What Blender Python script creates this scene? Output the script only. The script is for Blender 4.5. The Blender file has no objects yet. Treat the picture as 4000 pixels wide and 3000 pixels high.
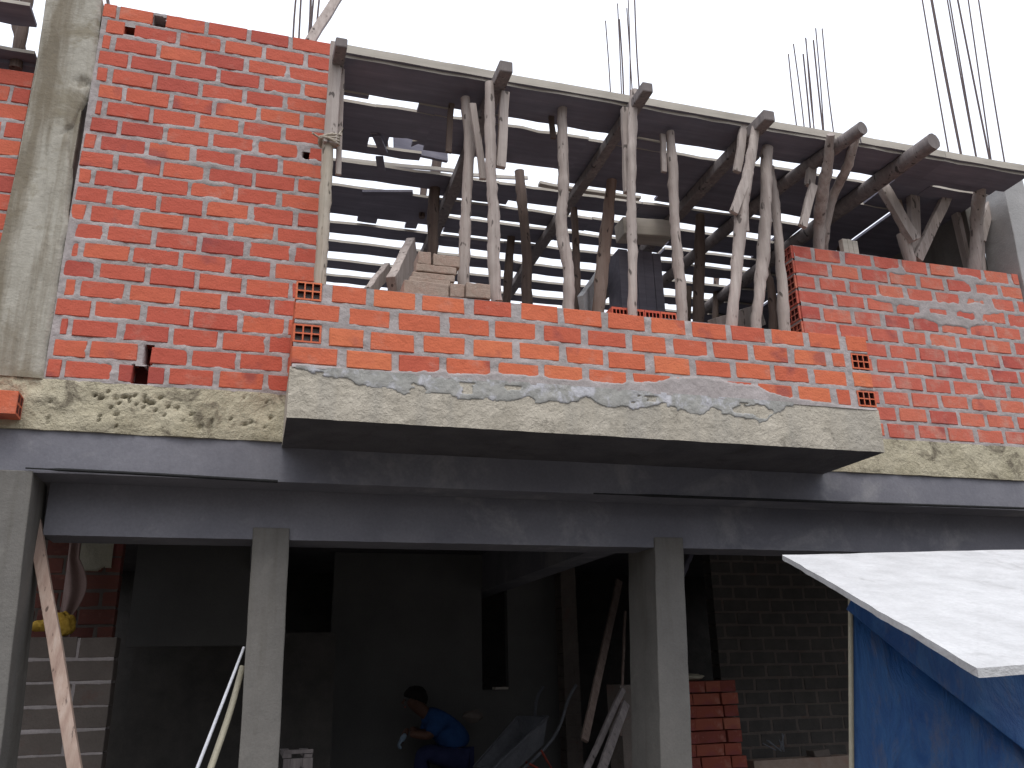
import bpy, math, random
import numpy as np
from mathutils import Vector, Matrix
random.seed(7); RS = np.random.RandomState(11)
S = bpy.context.scene
COL = S.collection

# ------------------------------------------------------------------ camera
EYE = Vector((0.0, -4.7214, 1.6)); FPX = 1850.0; YAW, PITCH, ROLL = 0.2932, 0.3255, -0.0222
_F = Vector((math.sin(YAW)*math.cos(PITCH), math.cos(YAW)*math.cos(PITCH), math.sin(PITCH)))
_R0 = Vector((math.cos(YAW), -math.sin(YAW), 0)); _U0 = _R0.cross(_F)
_R = _R0*math.cos(ROLL) + _U0*math.sin(ROLL); _U = -_R0*math.sin(ROLL) + _U0*math.cos(ROLL)
cd = bpy.data.cameras.new('camera'); cam = bpy.data.objects.new('camera', cd); COL.objects.link(cam)
cd.sensor_width = 36; cd.lens = 36*FPX/2212.0; cd.clip_end = 500; cd.clip_start = 0.05
m = Matrix((_R, _U, -_F)).transposed().to_4x4(); m.translation = EYE; cam.matrix_world = m
S.camera = cam

# ------------------------------------------------------------------ sky, sun, exposure
SUN_EL, SUN_AZ = math.radians(62), math.radians(200)
W = bpy.data.worlds.new('World'); S.world = W; W.use_nodes = True
nt = W.node_tree; nt.nodes.clear()
sky = nt.nodes.new('ShaderNodeTexSky'); sky.sky_type = 'NISHITA'; sky.sun_disc = False
sky.sun_elevation = SUN_EL; sky.sun_rotation = SUN_AZ; sky.air_density = 1.2; sky.dust_density = 6; sky.ozone_density = 1
hs = nt.nodes.new('ShaderNodeHueSaturation'); hs.inputs['Saturation'].default_value = 0.22
bg = nt.nodes.new('ShaderNodeBackground'); bg.inputs['Strength'].default_value = 0.15
wo = nt.nodes.new('ShaderNodeOutputWorld')
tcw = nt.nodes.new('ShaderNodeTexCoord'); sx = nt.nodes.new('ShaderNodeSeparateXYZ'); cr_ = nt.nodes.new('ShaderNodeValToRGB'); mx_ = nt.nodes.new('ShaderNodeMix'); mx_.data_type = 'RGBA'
nt.links.new(tcw.outputs['Generated'], sx.inputs[0]); nt.links.new(sx.outputs['Z'], cr_.inputs[0])   # overcast, brighter towards the zenith; unseen low sky darkened to dim the ground floor
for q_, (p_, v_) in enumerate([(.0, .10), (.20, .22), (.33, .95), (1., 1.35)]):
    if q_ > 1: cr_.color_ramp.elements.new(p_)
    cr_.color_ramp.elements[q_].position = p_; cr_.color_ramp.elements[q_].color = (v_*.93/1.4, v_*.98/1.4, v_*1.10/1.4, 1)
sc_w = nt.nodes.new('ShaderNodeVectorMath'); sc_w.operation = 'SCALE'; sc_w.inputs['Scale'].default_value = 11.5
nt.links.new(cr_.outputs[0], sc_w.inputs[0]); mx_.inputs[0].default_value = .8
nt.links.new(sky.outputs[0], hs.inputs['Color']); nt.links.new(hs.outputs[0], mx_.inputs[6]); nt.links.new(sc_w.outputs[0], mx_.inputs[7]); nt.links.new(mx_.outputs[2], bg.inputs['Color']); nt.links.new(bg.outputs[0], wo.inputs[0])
sl = bpy.data.lights.new('sun', 'SUN'); sl.energy = 0.9; sl.angle = math.radians(25); sl.color = (1, .97, .92)
so = bpy.data.objects.new('sun', sl); COL.objects.link(so)
so.rotation_euler = (math.radians(90)-SUN_EL, 0, math.radians(-8))
S.view_settings.view_transform = 'Standard'; S.view_settings.look = 'None'; S.view_settings.gamma = 1
S.view_settings.exposure = 0.28
S.cycles.max_bounces = 6; S.cycles.diffuse_bounces = 4; S.cycles.use_denoising = True

# ------------------------------------------------------------------ sight-line helpers (photo measured on a 2212 px wide copy)
def ray(x, y): return _F + _R*((x-1106)/FPX) - _U*((y-829.5)/FPX)
def at(x, y, Y):
    d = ray(x, y); return EYE + d*((Y-EYE.y)/d.y)
def az(x, y, Z):
    d = ray(x, y); return EYE + d*((Z-EYE.z)/d.z)
def mpp(p): return (Vector(p)-EYE).dot(_F)/FPX
def crop(ox, oy, s): return lambda x, y: ((ox+x/s)/1.8083, (oy+y/s)/1.8083)
z2 = crop(1200, 0, 1.6385); z3 = crop(1200, 500, 1.8433); z4 = crop(2200, 300, 1.659); z5 = crop(3000, 300, 1.659)
zb_ = crop(1250, 650, 3.0157); zc = crop(1900, 750, 3.0157); zd = crop(2500, 800, 3.0157); z7 = crop(3200, 450, 2.37)
zl = crop(0, 1900, 1.5085); zm = crop(900, 2000, 1.58); zr = crop(2100, 2000, 1.659); zp = crop(2900, 2000, 1.659)

# ------------------------------------------------------------------ noise
def _hash(ix, iy, seed):
    h = (ix*374761393 + iy*668265263 + seed*974634521) & 0xffffffff
    h = ((h ^ (h >> 13))*1274126177) & 0xffffffff
    return ((h ^ (h >> 16)) & 0xffff)/32767.5 - 1.0
def noise2(x, y, seed=0):
    x = np.asarray(x, float); y = np.asarray(y, float)
    ix = np.floor(x).astype(np.int64); iy = np.floor(y).astype(np.int64); fx = x-ix; fy = y-iy
    fx = fx*fx*(3-2*fx); fy = fy*fy*(3-2*fy)
    a = _hash(ix, iy, seed); b = _hash(ix+1, iy, seed); c = _hash(ix, iy+1, seed); d = _hash(ix+1, iy+1, seed)
    return (a*(1-fx)+b*fx)*(1-fy) + (c*(1-fx)+d*fx)*fy
def fbm(x, y, seed=0, o=3):
    r = 0; a = 1.; t = 0
    for k in range(o): r = r + a*noise2(np.asarray(x)*2**k, np.asarray(y)*2**k, seed+k*17); t += a; a *= .5
    return r/t

# ------------------------------------------------------------------ materials
def rgb(c): return (c[0], c[1], c[2], 1)
class MatB:
    def __init__(s, name, rough=.9, spec=.25):
        s.m = bpy.data.materials.new(name); s.m.use_nodes = True; s.t = s.m.node_tree
        s.b = s.t.nodes['Principled BSDF']; s.b.inputs['Roughness'].default_value = rough
        s.b.inputs['Specular IOR Level'].default_value = spec
        s.tc = s.t.nodes.new('ShaderNodeTexCoord').outputs['Object']; s.h = None
    def n(s, kind, **kw):
        nd = s.t.nodes.new(kind)
        for k, v in kw.items():
            if k in nd.inputs: nd.inputs[k].default_value = v
            else: setattr(nd, k, v)
        return nd
    def L(s, a, b): s.t.links.new(a, b)
    def noise(s, scale, detail=4, rough=.6, stretch=(1, 1, 1), dist=0, loc=(0, 0, 0)):
        mp = s.n('ShaderNodeMapping'); mp.inputs['Scale'].default_value = stretch; mp.inputs['Location'].default_value = loc
        s.L(s.tc, mp.inputs['Vector'])
        nd = s.n('ShaderNodeTexNoise'); nd.inputs['Scale'].default_value = scale; nd.inputs['Detail'].default_value = detail
        nd.inputs['Roughness'].default_value = rough; nd.inputs['Distortion'].default_value = dist
        s.L(mp.outputs[0], nd.inputs['Vector']); return nd.outputs['Fac']
    def ramp(s, fac, stops):
        r = s.n('ShaderNodeValToRGB'); e = r.color_ramp.elements
        while len(e) < len(stops): e.new(.5)
        for k, (p, c) in enumerate(stops): e[k].position = p; e[k].color = rgb(c) if not isinstance(c, float) else (c, c, c, 1)
        s.L(fac, r.inputs[0]); return r.outputs[0]
    def mix(s, fac, a, b, mode='MIX'):
        n = s.n('ShaderNodeMix', data_type='RGBA', blend_type=mode)
        if isinstance(fac, float): n.inputs[0].default_value = fac
        else: s.L(fac, n.inputs[0])
        for k, v in ((6, a), (7, b)):
            if isinstance(v, tuple): n.inputs[k].default_value = rgb(v)
            else: s.L(v, n.inputs[k])
        return n.outputs[2]
    def attr(s, name):
        n = s.n('ShaderNodeAttribute'); n.attribute_name = name; return n.outputs['Fac']
    def bump(s, fac, dist, strength=1.):
        b = s.n('ShaderNodeBump'); b.inputs['Distance'].default_value = dist; b.inputs['Strength'].default_value = strength
        s.L(fac, b.inputs['Height'])
        if s.h is not None: s.L(s.h, b.inputs['Normal'])
        s.h = b.outputs[0]
    def done(s, col):
        if isinstance(col, tuple): s.b.inputs['Base Color'].default_value = rgb(col)
        else: s.L(col, s.b.inputs['Base Color'])
        if s.h is not None: s.L(s.h, s.b.inputs['Normal'])
        return s.m

M = {}
def mk_brick(name, stops, pale=.35, d0=.56):
    b = MatB(name, .85)
    base = b.ramp(b.attr('rnd'), stops)
    base = b.mix(b.ramp(b.noise(9, 4, .6), [(.35, 0.), (.75, .35)]), base, tuple(min(1, v*1.18+.01) for v in stops[1][1]))
    dust = b.ramp(b.noise(6, 6, .7, loc=(3, 1, 4)), [(d0, 0.), (d0+.16, pale)])
    base = b.mix(dust, base, (.55, .33, .26))
    burn = b.ramp(b.noise(4.2, 3, .5, loc=(9, 2, 7)), [(.63, 0.), (.72, .6)])
    base = b.mix(burn, base, (.25, .07, .075))
    base = b.mix(b.ramp(b.noise(60, 2, .5, stretch=(.25, 1, 1)), [(.3, 0.), (.7, .22)]), base, (.30, .06, .035))
    b.bump(b.noise(90, 3, .6), .003); b.bump(b.noise(14, 3, .6), .006)
    return b.done(base)
M['brick'] = mk_brick('fired_brick', [(0, (.38, .078, .062)), (.10, (.50, .102, .067)), (.6, (.56, .125, .074)), (1, (.62, .155, .080))])
M['brick_stack'] = mk_brick('shaded_dusty_brick', [(0, (.17, .05, .04)), (.2, (.25, .065, .045)), (.6, (.30, .08, .05)), (1, (.36, .13, .08))], .5)  # dusty brick, darkened in colour to stand in for interior shade
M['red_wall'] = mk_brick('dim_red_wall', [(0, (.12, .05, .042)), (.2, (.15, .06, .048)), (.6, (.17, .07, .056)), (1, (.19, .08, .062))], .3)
M['brick_bay'] = mk_brick('fired_brick_orange', [(0, (.52, .11, .066)), (.2, (.60, .145, .072)), (.6, (.65, .165, .078)), (1, (.69, .20, .09))])
M['brick_pink'] = mk_brick('fired_brick_pink', [(0, (.44, .090, .074)), (.15, (.54, .125, .088)), (.6, (.60, .155, .102)), (1, (.65, .195, .115))], .6, .50)
def mk_plain(name, c0, c1, rough=.9, sc=5, bump=.004, stain=None, streak=None, fine=70, spec=.25):
    b = MatB(name, rough, spec)
    col = b.mix(b.ramp(b.noise(sc, 6, .65), [(.32, 0.), (.68, 1.)]), c0, c1)
    if stain: col = b.mix(b.ramp(b.noise(stain[1], 5, .7, dist=.6, loc=(5, 3, 1)), [(stain[2], 0.), (stain[2]+.12, stain[3])]), col, stain[0])
    if streak: col = b.mix(b.ramp(b.noise(streak[1], 5, .6, stretch=(1, 1, .08), loc=(2, 7, 3)), [(.48, 0.), (.62, streak[2])]), col, streak[0])
    col = b.mix(b.ramp(b.noise(fine, 3, .7), [(.3, .25), (.7, 0.)]), col, tuple(v*.55 for v in c0))
    b.bump(b.noise(fine, 4, .7), bump*.6); b.bump(b.noise(sc*3, 5, .7), bump*2)
    return b.done(col)
M['mortar'] = mk_plain('cement_mortar', (.37, .325, .31), (.50, .445, .43), sc=7, stain=((.33, .30, .28), 3.5, .50, .7))
M['mortar_smear'] = mk_plain('cement_smear', (.32, .315, .29), (.42, .405, .37), sc=6, stain=((.58, .57, .60), 8, .50, .9))
M['slab'] = mk_plain('rough_slab_concrete', (.42, .375, .30), (.61, .55, .45), sc=6, bump=.008, stain=((.24, .215, .175), 9, .58, .8), streak=((.36, .335, .29), 5, .5), fine=45)
M['band'] = mk_plain('honeycombed_band_concrete', (.44, .39, .27), (.58, .52, .38), sc=5, bump=.012, stain=((.15, .125, .09), 5.5, .54, .9), fine=38)
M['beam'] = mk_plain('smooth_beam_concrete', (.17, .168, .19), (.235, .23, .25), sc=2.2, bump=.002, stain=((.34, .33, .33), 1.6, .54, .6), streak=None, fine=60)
M['column'] = mk_plain('column_concrete', (.36, .33, .27), (.50, .47, .40), sc=3, bump=.005, stain=((.26, .225, .16), 2.6, .50, .9), streak=((.20, .165, .115), 7, .9), fine=40)
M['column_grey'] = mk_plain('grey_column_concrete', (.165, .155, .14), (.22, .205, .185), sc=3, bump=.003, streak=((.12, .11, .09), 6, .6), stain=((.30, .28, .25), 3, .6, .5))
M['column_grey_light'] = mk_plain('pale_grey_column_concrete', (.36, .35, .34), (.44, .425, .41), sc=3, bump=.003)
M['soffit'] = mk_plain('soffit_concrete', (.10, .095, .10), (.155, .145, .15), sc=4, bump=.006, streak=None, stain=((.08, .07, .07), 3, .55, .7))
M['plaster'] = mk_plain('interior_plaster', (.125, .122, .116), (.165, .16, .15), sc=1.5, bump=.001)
M['plaster_pale'] = mk_plain('torn_plaster', (.42, .40, .30), (.55, .52, .42), sc=5, bump=.004)
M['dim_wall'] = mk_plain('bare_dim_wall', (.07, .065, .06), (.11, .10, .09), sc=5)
M['hole'] = mk_plain('shaded_brick_cavity', (.10, .022, .018), (.14, .03, .022), sc=20)  # brick colour darkened, cavity shade put into the material
M['adobe'] = mk_plain('adobe_block', (.13, .11, .095), (.18, .15, .13), sc=5, stain=((.17, .08, .06), 3, .56, .5))
M['pale_brick'] = mk_plain('dusty_brick', (.31, .23, .18), (.42, .33, .27), sc=9, stain=((.36, .2, .15), 5, .55, .5))
def mk_wood(name, c0, c1, c2, bump=.003):
    b = MatB(name, .85)
    g = b.noise(26, 5, .65, stretch=(1, 1, .05)); col = b.ramp(g, [(.3, c0), (.55, c1), (.75, c2)])
    col = b.mix(b.ramp(b.noise(3, 4, .6, loc=(1, 5, 2)), [(.45, 0.), (.7, .55)]), col, tuple(v*.62 for v in c1))
    col = b.mix(b.ramp(b.noise(24, 2, .5, stretch=(1, 1, .4), loc=(7, 1, 1)), [(.66, 0.), (.70, .85)]), col, tuple(v*.25 for v in c0))
    ck = b.noise(48, 4, .7, stretch=(1, 1, .035), loc=(2, 2, 9)); col = b.mix(b.ramp(ck, [(.62, 0.), (.67, .75)]), col, tuple(v*.3 for v in c0))
    b.bump(g, bump); b.bump(ck, -.004); return b.done(col)
M['pole'] = mk_wood('weathered_pole', (.31, .255, .225), (.44, .375, .335), (.56, .49, .44))
M['pole_warm'] = mk_wood('reddish_pole', (.30, .20, .16), (.42, .31, .25), (.5, .4, .34))
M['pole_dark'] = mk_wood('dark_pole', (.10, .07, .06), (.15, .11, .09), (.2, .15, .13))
M['ledger'] = mk_wood('dark_ledger', (.15, .13, .125), (.22, .19, .18), (.29, .26, .24))
M['cane'] = mk_wood('bamboo_cane', (.36, .30, .23), (.48, .42, .34), (.56, .50, .42))
def mk_board(name, c0, c1, c2):
    b = MatB(name, .9)
    g = b.noise(14, 5, .65, stretch=(.06, 1, 1)); col = b.ramp(g, [(.3, c0), (.55, c1), (.75, c2)])
    col = b.mix(b.ramp(b.noise(2, 4, .6), [(.4, 0.), (.7, .5)]), col, tuple(v*.6 for v in c0))
    b.bump(g, .003); return b.done(col)
M['board'] = mk_board('grey_formwork_board', (.15, .145, .175), (.21, .20, .235), (.27, .255, .28))
M['board_edge'] = mk_board('pale_lit_board', (.42, .38, .32), (.55, .5, .43), (.64, .59, .52))
M['rebar'] = mk_plain('rusty_steel', (.10, .075, .075), (.16, .11, .10), rough=.6, sc=30, bump=.001)
M['sheet'] = mk_plain('white_roof_sheet', (.46, .455, .45), (.60, .595, .59), rough=.8, sc=6, bump=.003, stain=((.26, .25, .24), 3.2, .60, .6), streak=None)
M['black_tube'] = mk_plain('black_line', (.02, .02, .02), (.03, .03, .03))
M['pvc'] = mk_plain('white_pvc', (.62, .62, .66), (.72, .72, .76), rough=.4)
M['pvc_beige'] = mk_plain('beige_pipe', (.42, .38, .28), (.5, .46, .35), rough=.5)
M['bag'] = mk_plain('yellow_bag', (.62, .36, .05), (.75, .5, .09), sc=8, bump=.01)
M['cloth'] = mk_plain('pinkish_cloth', (.30, .21, .19), (.38, .27, .245), sc=4, bump=.004)
M['ground'] = mk_plain('street_dirt', (.10, .09, .08), (.16, .145, .13), sc=1.5, bump=.02, fine=30)
M['floor'] = mk_plain('floor_screed', (.09, .085, .08), (.14, .13, .12), sc=2)
M['tray'] = mk_plain('scratched_steel_tray', (.12, .125, .14), (.2, .205, .22), rough=.5, sc=6)
M['red'] = mk_plain('red_paint', (.35, .05, .03), (.45, .08, .05), rough=.5)
M['shirt'] = mk_plain('blue_shirt', (.012, .045, .14), (.025, .075, .21), sc=6)
M['trousers'] = mk_plain('navy_trousers', (.015, .02, .06), (.03, .035, .09), sc=6)
M['skin'] = mk_plain('skin', (.10, .05, .033), (.13, .065, .045), rough=.6, bump=.0005)
M['hair'] = mk_plain('black_hair', (.012, .010, .010), (.02, .018, .016), sc=30)
M['glove'] = mk_plain('pale_blue_glove', (.2, .27, .34), (.26, .33, .4), sc=9)
def mk_tarp():
    b = MatB('blue_tarpaulin', .45, .4)
    f = b.noise(7, 6, .7, stretch=(1, 1, .35), dist=1.2)
    col = b.mix(b.ramp(f, [(.35, 0.), (.7, 1.)]), (.025, .11, .36), (.07, .21, .50))
    col = b.mix(b.ramp(b.noise(9, 7, .8, stretch=(1, 1, .3), loc=(4, 4, 4)), [(.52, 0.), (.66, .55)]), col, (.20, .21, .28))
    b.bump(f, .02); return b.done(col)
M['tarp'] = mk_tarp()

# ------------------------------------------------------------------ object helpers
def tag(o, label=None, cat=None, group=None, kind=None):
    if label: o['label'] = label
    if cat: o['category'] = cat
    if group: o['group'] = group
    if kind: o['kind'] = kind
    return o
def link(name, me, parent=None, origin=None):
    o = bpy.data.objects.new(name, me); COL.objects.link(o)
    if origin is not None and me is not None:
        me.transform(Matrix.Translation(-Vector(origin)))
    w = Vector(origin) if origin is not None else Vector((0, 0, 0))
    if parent is not None:
        o.parent = parent
        q = parent; off = Vector((0, 0, 0))
        while q is not None: off += q.location; q = q.parent
        o.location = w-off
    else: o.location = w
    return o
def empty(name, loc):
    o = bpy.data.objects.new(name, None); COL.objects.link(o); o.location = loc; o.empty_display_size = .1; return o
class MB:
    def __init__(s): s.v = []; s.f = []; s.mi = []; s.r = []; s.sm = []
    def add(s, vs, fs, mi=0, r=None, smooth=False):
        k = len(s.v); s.v += [tuple(v) for v in vs]
        if r is None: r = random.random()
        for f in fs: s.f.append(tuple(i+k for i in f)); s.mi.append(mi); s.r.append(r); s.sm.append(smooth)
    def box(s, x0, x1, y0, y1, z0, z1, mi=0, r=None, j=0):
        J = lambda: random.uniform(-j, j)
        vs = [(x+J(), y+J(), z+J()) for x in (x0, x1) for y in (y0, y1) for z in (z0, z1)]
        s.add(vs, [(0, 1, 3, 2), (4, 6, 7, 5), (0, 4, 5, 1), (2, 3, 7, 6), (0, 2, 6, 4), (1, 5, 7, 3)], mi, r)
    def bar(s, A, B, w, h, up=(0, 0, 1), mi=0, r=None, seg=1, j=0., twist=0):
        A = Vector(A); B = Vector(B); d = (B-A).normalized(); side = d.cross(Vector(up))
        if side.length < 1e-4: side = d.cross(Vector((1, 0, 0)))
        side.normalize(); u2 = side.cross(d); vs = []; fs = []
        for k in range(seg+1):
            c = A.lerp(B, k/seg) + side*random.uniform(-j, j) + u2*random.uniform(-j, j)
            ww = w*(1+random.uniform(-1, 1)*(.04 if j else 0)); hh = h
            for a, b in ((-1, -1), (1, -1), (1, 1), (-1, 1)): vs.append(c + side*a*ww/2 + u2*b*hh/2)
        for k in range(seg):
            for q in range(4): fs.append((k*4+q, k*4+(q+1) % 4, k*4+4+(q+1) % 4, k*4+4+q))
        fs += [(3, 2, 1, 0), tuple(seg*4+q for q in range(4))]; s.add(vs, fs, mi, r)
    def tube(s, pts, rad, n=10, mi=0, r=None, wob=0.):
        pts = [Vector(p) for p in pts]; vs = []; fs = []; prev = None
        if not isinstance(rad, (list, tuple)): rad = [rad]*len(pts)
        ph = random.uniform(0, 6)
        for k, p in enumerate(pts):
            d = (pts[min(k+1, len(pts)-1)]-pts[max(k-1, 0)]).normalized()
            a = Vector((1, 0, 0)) if prev is None else prev
            if abs(d.dot(a)) > .95 and prev is None: a = Vector((0, 1, 0))
            u = (a - d*a.dot(d)).normalized(); v = d.cross(u); prev = u
            for q in range(n):
                t = 2*math.pi*q/n; rr = rad[k]*(1+wob*math.sin(2*t+ph+k*.3)+wob*.6*math.sin(3*t+k*.9)+random.uniform(-wob, wob)*.5)
                vs.append(p+u*math.cos(t)*rr+v*math.sin(t)*rr)
        for k in range(len(pts)-1):
            for q in range(n): fs.append((k*n+q, k*n+(q+1) % n, (k+1)*n+(q+1) % n, (k+1)*n+q))
        s.add(vs, fs, mi, r, True)
        s.add([vs[q] for q in range(n)], [tuple(range(n-1, -1, -1))], mi, r); s.add([vs[(len(pts)-1)*n+q] for q in range(n)], [tuple(range(n))], mi, r)
    def build(s, name, mats, parent=None, origin=None, bevel=0):
        me = bpy.data.meshes.new(name); me.from_pydata(s.v, [], s.f)
        mats = mats if isinstance(mats, (list, tuple)) else [mats]
        for q in mats: me.materials.append(M[q] if isinstance(q, str) else q)
        me.polygons.foreach_set('material_index', s.mi); me.polygons.foreach_set('use_smooth', s.sm)
        a = me.attributes.new('rnd', 'FLOAT', 'FACE'); a.data.foreach_set('value', np.array(s.r, dtype=np.float32))
        me.update()
        o = link(name, me, parent, origin)
        if bevel:
            b = o.modifiers.new('bevel', 'BEVEL'); b.width = bevel; b.segments = 2; b.limit_method = 'ANGLE'
        return o
def catmull(P, n):
    P = [Vector(p) for p in P]
    if len(P) == 2: return [P[0].lerp(P[1], k/n) for k in range(n+1)]
    out = []; Q = [P[0]*2-P[1]]+P+[P[-1]*2-P[-2]]
    for i in range(1, len(Q)-2):
        for k in range(n):
            t = k/n; a, b, c, d = Q[i-1:i+3]
            out.append(.5*((2*b)+(c-a)*t+(2*a-5*b+4*c-d)*t*t+(3*b-a-3*c+d)*t**3))
    out.append(P[-1]); return out
def pole(name, px, Y, w, mat, label=None, group=None, cat='wooden prop', parent=None, n=7, wob=.07, top=None):
    """a bent round pole: px = points along it from top to foot, each at depth Y (list or number), w = its width as measured"""
    Ys = Y if isinstance(Y, (list, tuple)) else [Y]*len(px)
    P = [at(x, y, q) for (x, y), q in zip(px, Ys)]
    ws = w if isinstance(w, (list, tuple)) else [w]*len(px)
    R = [ws[k]*mpp(P[k])/2 for k in range(len(P))]
    pts = catmull(P, n); N = len(pts)
    rs = [R[min(int(k/(N-1)*(len(R)-1)), len(R)-2)]*(1-(k/(N-1)*(len(R)-1)) % 1 if k < N-1 else 0)+R[min(int(k/(N-1)*(len(R)-1))+1, len(R)-1)]*((k/(N-1)*(len(R)-1)) % 1 if k < N-1 else 1) for k in range(N)]
    kn = [1+((.10 if random.random() < .15 else 0)+random.uniform(-.03, .03))*(1 if wob else 0) for _ in range(N)]
    rs = [a*b for a, b in zip(rs, kn)]
    pts = [p+Vector((random.uniform(-.003, .003), random.uniform(-.003, .003), 0))*(1 if wob else 0) for p in pts]
    b = MB(); b.tube(pts, rs, 10, wob=wob)
    o = b.build(name, mat, parent, P[-1])
    if label:
        tag(o, label, cat, group); LAST[0] = o
    return o
LAST = [None]
def slat(px, Y, w, mat):
    """a splint nailed to the prop built just before it"""
    return batten('slat', px, Y, w, mat, parent=LAST[0])
def batten(name, px, Y, w, mat, label=None, group=None, cat='wooden slat', parent=None, thick=.6, seg=4):
    Ys = Y if isinstance(Y, (list, tuple)) else [Y]*2
    A, B = at(*px[0], Ys[0]), at(*px[1], Ys[1]); ww = w*mpp((A+B)/2)
    b = MB(); b.bar(A, B, ww, ww*thick, up=(0, 1, 0.01), seg=seg, j=.003)
    o = b.build(name, mat, parent, B, bevel=.003)
    if label:
        tag(o, label, cat, group); LAST[0] = o
    return o

def slab_mesh(name, mat, x0, x1, y0, y1, z0, z1, parent, amp=.006, sc=6, step=.02, edge=.012, seed=3, holes=(), mfn=None):
    """a concrete body whose front (low y) face is a fine uneven grid and whose other faces are plain"""
    nx = max(2, int((x1-x0)/step)); nz = max(2, int((z1-z0)/step))
    X = np.linspace(x0, x1, nx+1); Z = np.linspace(z0, z1, nz+1); XX, ZZ = np.meshgrid(X, Z, indexing='ij')
    Yf = y0 + amp*fbm(XX*sc, ZZ*sc, seed, 4)
    ZZ = ZZ.copy(); XX = XX.copy()
    eb = np.exp(-(ZZ-z0)/.03); et = np.exp(-(z1-ZZ)/.03)
    Yf = Yf + eb*edge*(.5+.5*fbm(XX*14, ZZ*0+1, seed+5, 3)) + et*edge*(.3+.3*fbm(XX*14, ZZ*0+4, seed+6, 3))
    ZZ[:, 0] += edge*.35*fbm(X*11, X*0+2, seed+8, 3)
    for (hx, hz, hr, hd) in holes:
        d = np.hypot((XX-hx), (ZZ-hz)*1.3)+hr*.45*fbm(XX*60, ZZ*60, seed+9, 2)
        Yf = Yf + hd*np.clip(1-d/hr, 0, 1)**.5
    b = MB(); n1 = nz+1
    vs = np.stack([XX, Yf, ZZ], -1).reshape(-1, 3)
    fs = [(i*n1+k, (i+1)*n1+k, (i+1)*n1+k+1, i*n1+k+1) for i in range(nx) for k in range(nz)]
    b.add(vs.tolist(), fs, 0, .5, True)
    N = len(vs); back = []
    for (i, k) in ((0, 0), (nx, 0), (nx, nz), (0, nz)): back.append((X[i], y1, Z[k]))
    b.add(back, [(3, 2, 1, 0)], 0, .5)
    def strip(idx, yb, mi=0):
        vv = []; ff = []
        for q, i in enumerate(idx):
            p = vs[i]; vv += [tuple(p), (p[0], yb, p[2])]
        for q in range(len(idx)-1): ff.append((2*q, 2*q+1, 2*q+3, 2*q+2))
        b.add(vv, ff, mi, .5)
    strip([i*n1 for i in range(nx+1)][::-1], y1, 1 if isinstance(mat, (list, tuple)) else 0)
    strip([i*n1+nz for i in range(nx+1)], y1)
    strip([k for k in range(nz+1)], y1); strip([nx*n1+k for k in range(nz+1)][::-1], y1)
    return b.build(name, mat, parent, (x0, y1, z0))

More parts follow.
